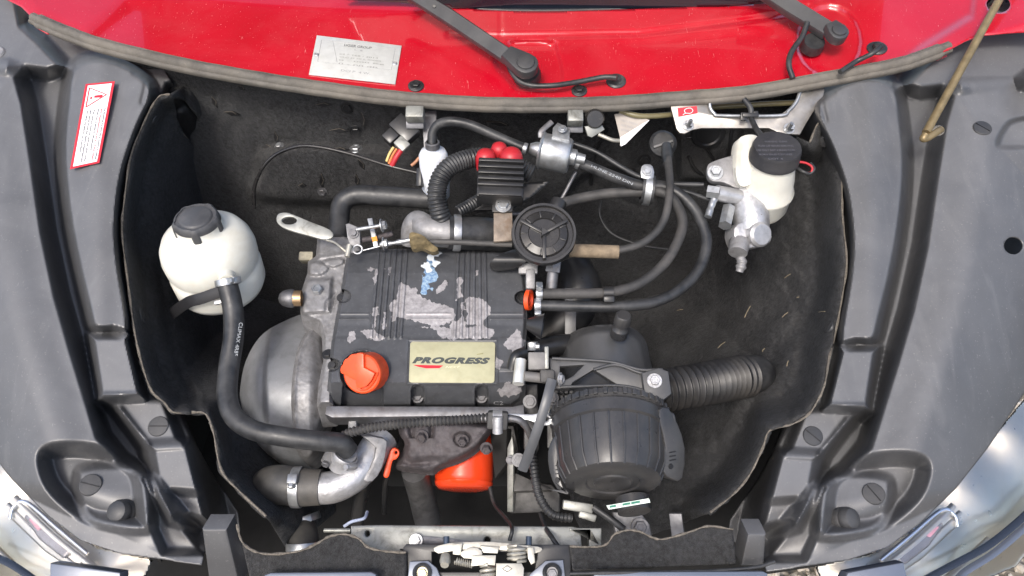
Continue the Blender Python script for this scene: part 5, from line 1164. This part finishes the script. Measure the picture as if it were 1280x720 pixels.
# vent valve
vv = T('crankcase_vent_valve', 'round black vent valve with three spokes beside the valve cover', 'valve')
ax = (C(0, .30, 1)); q = S(1, 1.06); Mv = frame(W(680, 292, 1.06), ax, C(1, 0, 0))
lathe('body', [(34*q, -.032), (36*q, -.014), (40*q, -.010), (41*q, -.004), (40*q, 0), (37*q, .001), (36*q, -.002), (31*q, -.002), (29*q, .001), (20*q, .003), (19*q, .001), (0, .001)], Mv, M_BLKG, vv, 56)
for a in (95, 215, 335):
    u = Mv.to_3x3() @ Vector((math.cos(math.radians(a-185)), math.sin(math.radians(a-185)), 0)); box('spoke', frame(Mv.translation+u*18*q+ax*.002, ax, u), 32*q, 4.5*q, .006, M_BLK, vv, .001)
lathe('centre_boss', [(0, .009), (6*q, .009), (7*q, .006), (7*q, 0)], Mv, M_BLK, vv, 3, angle=20)
lathe('rim_ring', [(37*q, 0), (37*q, .003), (40*q, .003), (41*q, -.002)], Mv, M_BLK, vv, 56)
for k in range(9):
    a = math.radians(20+k*40); u = Mv.to_3x3() @ Vector((math.cos(a), math.sin(a), 0)); box('rib_tab', frame(Mv.translation+u*25*q+ax*.002, ax, u), 8*q, 1.6*q, .003, M_BLK, vv, .0003)
px_tube('hose_stub', [(684, 276, 1.09), (694, 262, 1.09), (699, 252, 1.095)], 20, M_BLK, vv, segs=18)
px_tube('fitting', [(693, 324, 1.08), (691, 340, 1.08)], 20, M_STEEL, vv, segs=6, sm=0); px_tube('threaded_pipe', [(692, 332, 1.085), (689, 362, 1.09)], 14, M_STEEL, vv, segs=14, sm=0, wob=.05)
box('bracket_tab', frame(W(660, 336, 1.10), C(0, .2, 1)), S(24, 1.1), S(14, 1.1), .01, M_ALU, vv, .002)
box('cast_lug', frame(W(663, 350, 1.10), C(0, .2, 1)), S(12, 1.1), S(26, 1.1), .02, M_ALU, vv, .003)
sheet('inlet_duct', catmull([(612, 330), (625, 318), (650, 310), (660, 316), (652, 332), (620, 338)], 3, True), lambda X, Y: 1.08+.012*((Y-325)/12)**2, 2, M_BLK, vv, skirt=(0, .02, -.02))
# relay box
rl = T('finned_regulator', 'black finned box with three red rubber boots', 'regulator')
ax = C(.04, .42, 1); Mr = frame(W(626, 222, 1.10), ax, C(1, -.03, 0)); q = S(1, 1.1)
box('housing', Mr @ Matrix.Translation((0, 0, -.014)), 58*q, 54*q, .028, M_BLK, rl, .002)
for k in range(5):
    box('fin', Mr @ Matrix.Translation((0, (22-k*8.5)*q, .003)), 57*q, 5*q, .009, M_BLK, rl, .0012)
box('flat_front', Mr @ Matrix.Translation((0, -20.5*q, .001)), 54*q, 12*q, .005, M_BLK, rl, .001)
for x, y, d, r in ((607, 197, 1.128, 13), (624, 187, 1.14, 11), (639, 197, 1.128, 15)):
    lathe('red_boot', [(r*q, -.02), (r*q, 0), (r*.85*q, r*.5*q), (r*.45*q, r*.8*q), (0, r*.85*q)], frame(W(x, y, d), C(0, .55, .8)), M_REDP, rl, 24, angle=80)
pb = Pl(W(627, 270, 1.11), C(0, .45, 1)); slab('bracket', [(617, 252), (640, 250), (641, 300), (617, 302)], pb, .004, mat('rusty_bracket', (.23, .19, .155), .65, metal=.35, var=.3, vs=60, dirt=.6, dirtc=(.15, .09, .05), ds=30), rl, .0006)
box('bolt_plate', frame(pb.at(628, 256, .003), pb.n), S(26, 1.1), S(22, 1.1), .005, M_BLK, rl, .001); hexbolt('bolt', pb.at(629, 257, .006), pb.n, S(7, 1.1), M_ZINC, rl)
t = T('loom_hose', 'thick ribbed black loom curling behind the finned box', 'conduit')
px_tube('conduit', [(665, 218, 1.15), (640, 205, 1.15), (610, 197, 1.15), (585, 199, 1.14), (563, 208, 1.13), (550, 224, 1.125), (546, 245, 1.125), (550, 268, 1.13), (556, 280, 1.14)], 25, M_RUB, t, segs=24, corr=(.0048, .0016))
px_tube('small_conduit', [(572, 265, 1.14), (590, 255, 1.15), (605, 246, 1.16)], 16, M_RUB, t, segs=16, corr=(.0045, .0012))
# intake elbow behind the cover
ie = T('intake_elbow', 'cast aluminium intake elbow behind the valve cover', 'elbow')
px_tube('elbow', [(513, 305, 1.16, 24), (515, 285, 1.15, 26), (522, 276, 1.145, 26), (535, 287, 1.14, 36), (552, 290, 1.14, 38), (566, 291, 1.14, 38)], 30, M_ALU, ie, segs=24)
px_tube('rubber_sleeve', [(560, 291, 1.14), (600, 292, 1.15), (650, 296, 1.18)], 42, M_RUB, ie, segs=24, sm=0)
clamp(W(571, 291, 1.142), C(1, -.03, -.15), S(21.5, 1.142), M_ZINC, ie, C(0, -.5, -.8), w=.011, screw=False)
# throttle linkage
tl = T('throttle_linkage', 'small steel throttle lever with cable end behind the valve cover', 'linkage')
pt = Pl(W(455, 295, 1.12), C(0, .3, 1))
slab('lever', [(432, 280), (436, 279), (448, 284), (450, 288), (450, 305), (438, 308), (434, 296)], pt, .006, M_ALU, tl, .001)
slab('stop_bar', [(459, 273), (465, 272), (473, 307), (467, 309)], pt, .010, M_ZINC, tl, .001); slab('paint_mark', [(464, 296.5), (470.5, 295), (472, 301), (466, 302.5)], pt, .0006, mat('orange_mark', (.75, .25, .02), .5), tl, 0, off=.0006)
px_tube('stop_screw', [(446, 287, 1.115), (470, 283, 1.11), (480, 281, 1.108)], 5, M_ZINC, tl, sm=0); hexbolt('stop_nut', W(477, 282, 1.108), C(1, .15, .1), S(6, 1.11), M_ZINC, tl, h=.007); hexbolt('lever_bolt', pt.at(442, 292, .001), pt.n, S(4.5, 1.12), M_STEEL, tl)
px_tube('rusty_rod', [(452, 300, 1.13), (472, 297, 1.13), (491, 292, 1.13)], 7, M_RUST, tl)
px_tube('adjuster', [(475, 306, 1.105), (490, 304, 1.105), (513, 300, 1.105)], 6, M_ZINC, tl, segs=10, wob=.25); hexbolt('adjuster_nut', W(479, 305, 1.10), C(1, .1, 0), S(6, 1.1), M_ZINC, tl, h=.006)
px_tube('wire', [(454, 313, 1.105), (478, 307, 1.105)], 2, M_ZINC, tl, sm=0); lathe('cable_ring', [(S(5, 1.1), -.001), (S(6.5, 1.1), -.001), (S(6.5, 1.1), .0015), (S(5, 1.1), .0015)], frame(W(447, 312, 1.105), C(0, .3, 1)), M_ZINC, tl, 20)
px_tube('bright_wire', [(408, 300, 1.115), (418, 303, 1.108), (426, 309, 1.10), (433, 315, 1.10)], 3, M_YZ, tl); px_tube('wire_barrel', [(437, 306, 1.10), (434, 321, 1.095)], 7, M_YZ, tl, sm=0)
sheet('perished_boot', catmull([(512, 292), (520, 291), (531, 296), (540, 305), (548, 311), (540, 315), (526, 309), (519, 311), (513, 308)], 3, True), lambda X, Y: 1.10-.01*ss(np.hypot((X-525)/18, (Y-302)/9), 1, .2)+.002*vnoise(X, Y, 5, 3), 1.5, mat('perished_rubber', (.13, .10, .05), .9, var=.4, vs=120, grain=.8, gs=300), tl, skirt=(0, .01, -.015))
px_tube('outer_cable', [(538, 302, 1.105), (580, 303, 1.105), (640, 306, 1.105)], 7, M_RUBD, tl, sm=0)
# black bypass hose, wires, brackets along the seal
t = T('bypass_hose', 'thick black hose bending behind the lifting eye', 'hose')
px_tube('hose', [(422, 300, 1.19), (424, 275, 1.21), (428, 254, 1.22), (445, 244, 1.22), (480, 245, 1.22), (550, 250, 1.22)], 25, M_RUB, t, segs=22)
tube('print_line', [W(515, 245.5, 1.205), W(526, 245.5, 1.205)], .0007, M_PRT, t, sm=0, segs=4)
t = T('wire_connector', 'black connector with red and yellow wires beside the white bottle', 'connector')
box('grey_plug', frame(W(503, 181, 1.2), C(0, .2, 1), C(.7, -.7, 0)), S(17, 1.2), S(14, 1.2), .014, M_GALV, t, .002)
box('black_plug', frame(W(506, 162, 1.21), C(0, .2, 1), C(.7, -.7, 0)), S(34, 1.2), S(22, 1.2), .02, M_BLK, t, .002); box('black_plug', frame(W(489, 172, 1.21), C(0, .2, 1), C(.7, -.7, 0)), S(16, 1.2), S(16, 1.2), .02, M_BLK, t, .002)
px_tube('red_wire', [(501, 188, 1.195), (495, 197, 1.195), (490, 207, 1.2)], 7, M_REDP, t); px_tube('yellow_wire', [(492, 184, 1.2), (487, 192, 1.2), (483, 202, 1.2)], 3.5, mat('yellow_wire', (.55, .42, .16), .5), t); px_tube('orange_wire', [(496, 186, 1.2), (491, 194, 1.2), (486, 205, 1.2)], 3.5, mat('orange_wire', (.5, .16, .04), .5), t); px_tube('copper_wire', [(514, 207, 1.2), (519, 203, 1.2), (524, 197, 1.2)], 4, mat('copper_wire', (.36, .17, .09), .5), t)
for x, y, w, lab in ((519, 149, 22, 'small galvanised bracket under the seal beside the wire connector'), (719, 154, 19, 'small galvanised bracket under the seal beside the fuel filter')):
    t = T('seal_bracket', lab, 'bracket', 'brackets under the seal'); box('face', frame(W(x, y-6, 1.185), C(0, .35, 1)), S(w, 1.2), S(16, 1.2), .02, M_GALV, t, .002); box('fold', frame(W(x, y+7, 1.20), C(0, -.3, 1)), S(w, 1.2), S(9, 1.2), .01, M_STEEL, t, .001)
setp(slab('vertical_strap', [(527, 140), (545, 138), (547, 185), (530, 186)], Pl(W(537, 160, 1.215), C(0, .2, 1)), .003, M_STEEL, None, .0006), 'grey steel strap behind the white bottle neck', 'strap')
t = T('bulb_holder', 'black round switch with a white plastic tab under the seal', 'switch')
lathe('round_body', [(0, .012), (S(10, 1.2), .012), (S(12, 1.2), .008), (S(12, 1.2), -.01)], frame(W(743, 148, 1.195), C(0, -.3, 1)), M_BLKG, t); slab('white_tab', [(731, 158), (752, 155), (756, 162), (740, 172), (735, 170)], Pl(W(745, 163, 1.195), C(.2, -.2, 1)), .004, M_GALV, t, .001)
t = T('paper_label', 'creased white paper label hanging under the seal', 'label'); pp = Pl(W(785, 158, 1.21), C(-.2, .1, 1))
o = slab('paper', [(768, 143), (782, 140), (812, 150), (782, 180), (775, 182), (775, 172)], pp, .0006, mat('old_paper', (.36, .33, .30), .8, var=.12, vs=60), t, 0)
slab('folded_edge', [(775, 172), (806, 153), (812, 150), (782, 180), (776, 183)], pp, .0006, M_STKW, t, 0, off=.004)
for i in range(3): text('lettering', 'HAUTE TENSION', pp, (776, 151+i*6), (796-i*5, 157+i*4), 2.6, M_INKG, t, off=.0006)
px_tube('paper_tie', [(748, 168, 1.2), (765, 175, 1.2), (774, 176, 1.205)], 5, M_YZ, t)
# dark duct behind the hoses, lower right of the engine
t = T('intake_duct', 'wide black duct behind the parallel hoses', 'duct')
px_tube('duct', [(668, 430, 1.20, 40), (705, 400, 1.20, 56), (722, 365, 1.20, 60), (715, 335, 1.22, 50)], 60, M_BLK, t, segs=28); px_tube('duct_elbow', [(664, 440, 1.13), (690, 432, 1.14), (715, 430, 1.15)], 26, M_BLK, t, segs=20)
clamp(W(664, 432, 1.11), C(0, 1, 0), .009, M_ZINC, t, C(0, 0, 1), w=.012)
box('flat_strap', frame(W(713, 400, 1.16), C(0, .1, 1)), S(14, 1.16), S(80, 1.16), .003, M_FEND, t, .0005)
# relay / washers under the finned box
setp(sheet('heat_shield', [(600, 238), (665, 228), (690, 225), (668, 245), (640, 262), (590, 265)], lambda X, Y: 1.20+0*X, 3, M_BLK, None, thick=.004), 'dark plastic shield behind the finned box', 'shield')
for x, y, a in ((390, 323, 0),): setp(box('wooden_scrap', frame(W(384, 322, 1.25), C(0, .3, 1)), S(18, 1.25), S(12, 1.25), .02, mat('pale_stone', (.4, .37, .28), .8, var=.3, vs=120), None, .003), 'pale stone lodged behind the timing case', 'stone')

# ------------------------------------------------------------------ put every thing's origin at its own base
bpy.context.view_layer.update()
def base_of(objs):
    P = [o.matrix_world @ Vector(c) for o in objs for c in o.bound_box]
    lo = [min(p[i] for p in P) for i in range(3)]; hi = [max(p[i] for p in P) for i in range(3)]
    return Vector(((lo[0]+hi[0])/2, (lo[1]+hi[1])/2, lo[2]))
for o in [o for o in scene.objects if o.parent is None and o.type in ('EMPTY', 'MESH') and o.name != 'ground']:
    if o.type == 'EMPTY':
        ch = [c for c in o.children_recursive if c.type == 'MESH']
        if not ch: continue
        b = base_of(ch); o.location = b
        for c in o.children: c.location = c.location - b
    else:
        b = base_of([o]); o.data.transform(Matrix.Translation(-b)); 
        for c in o.children: c.location = c.location - b
        o.location = b
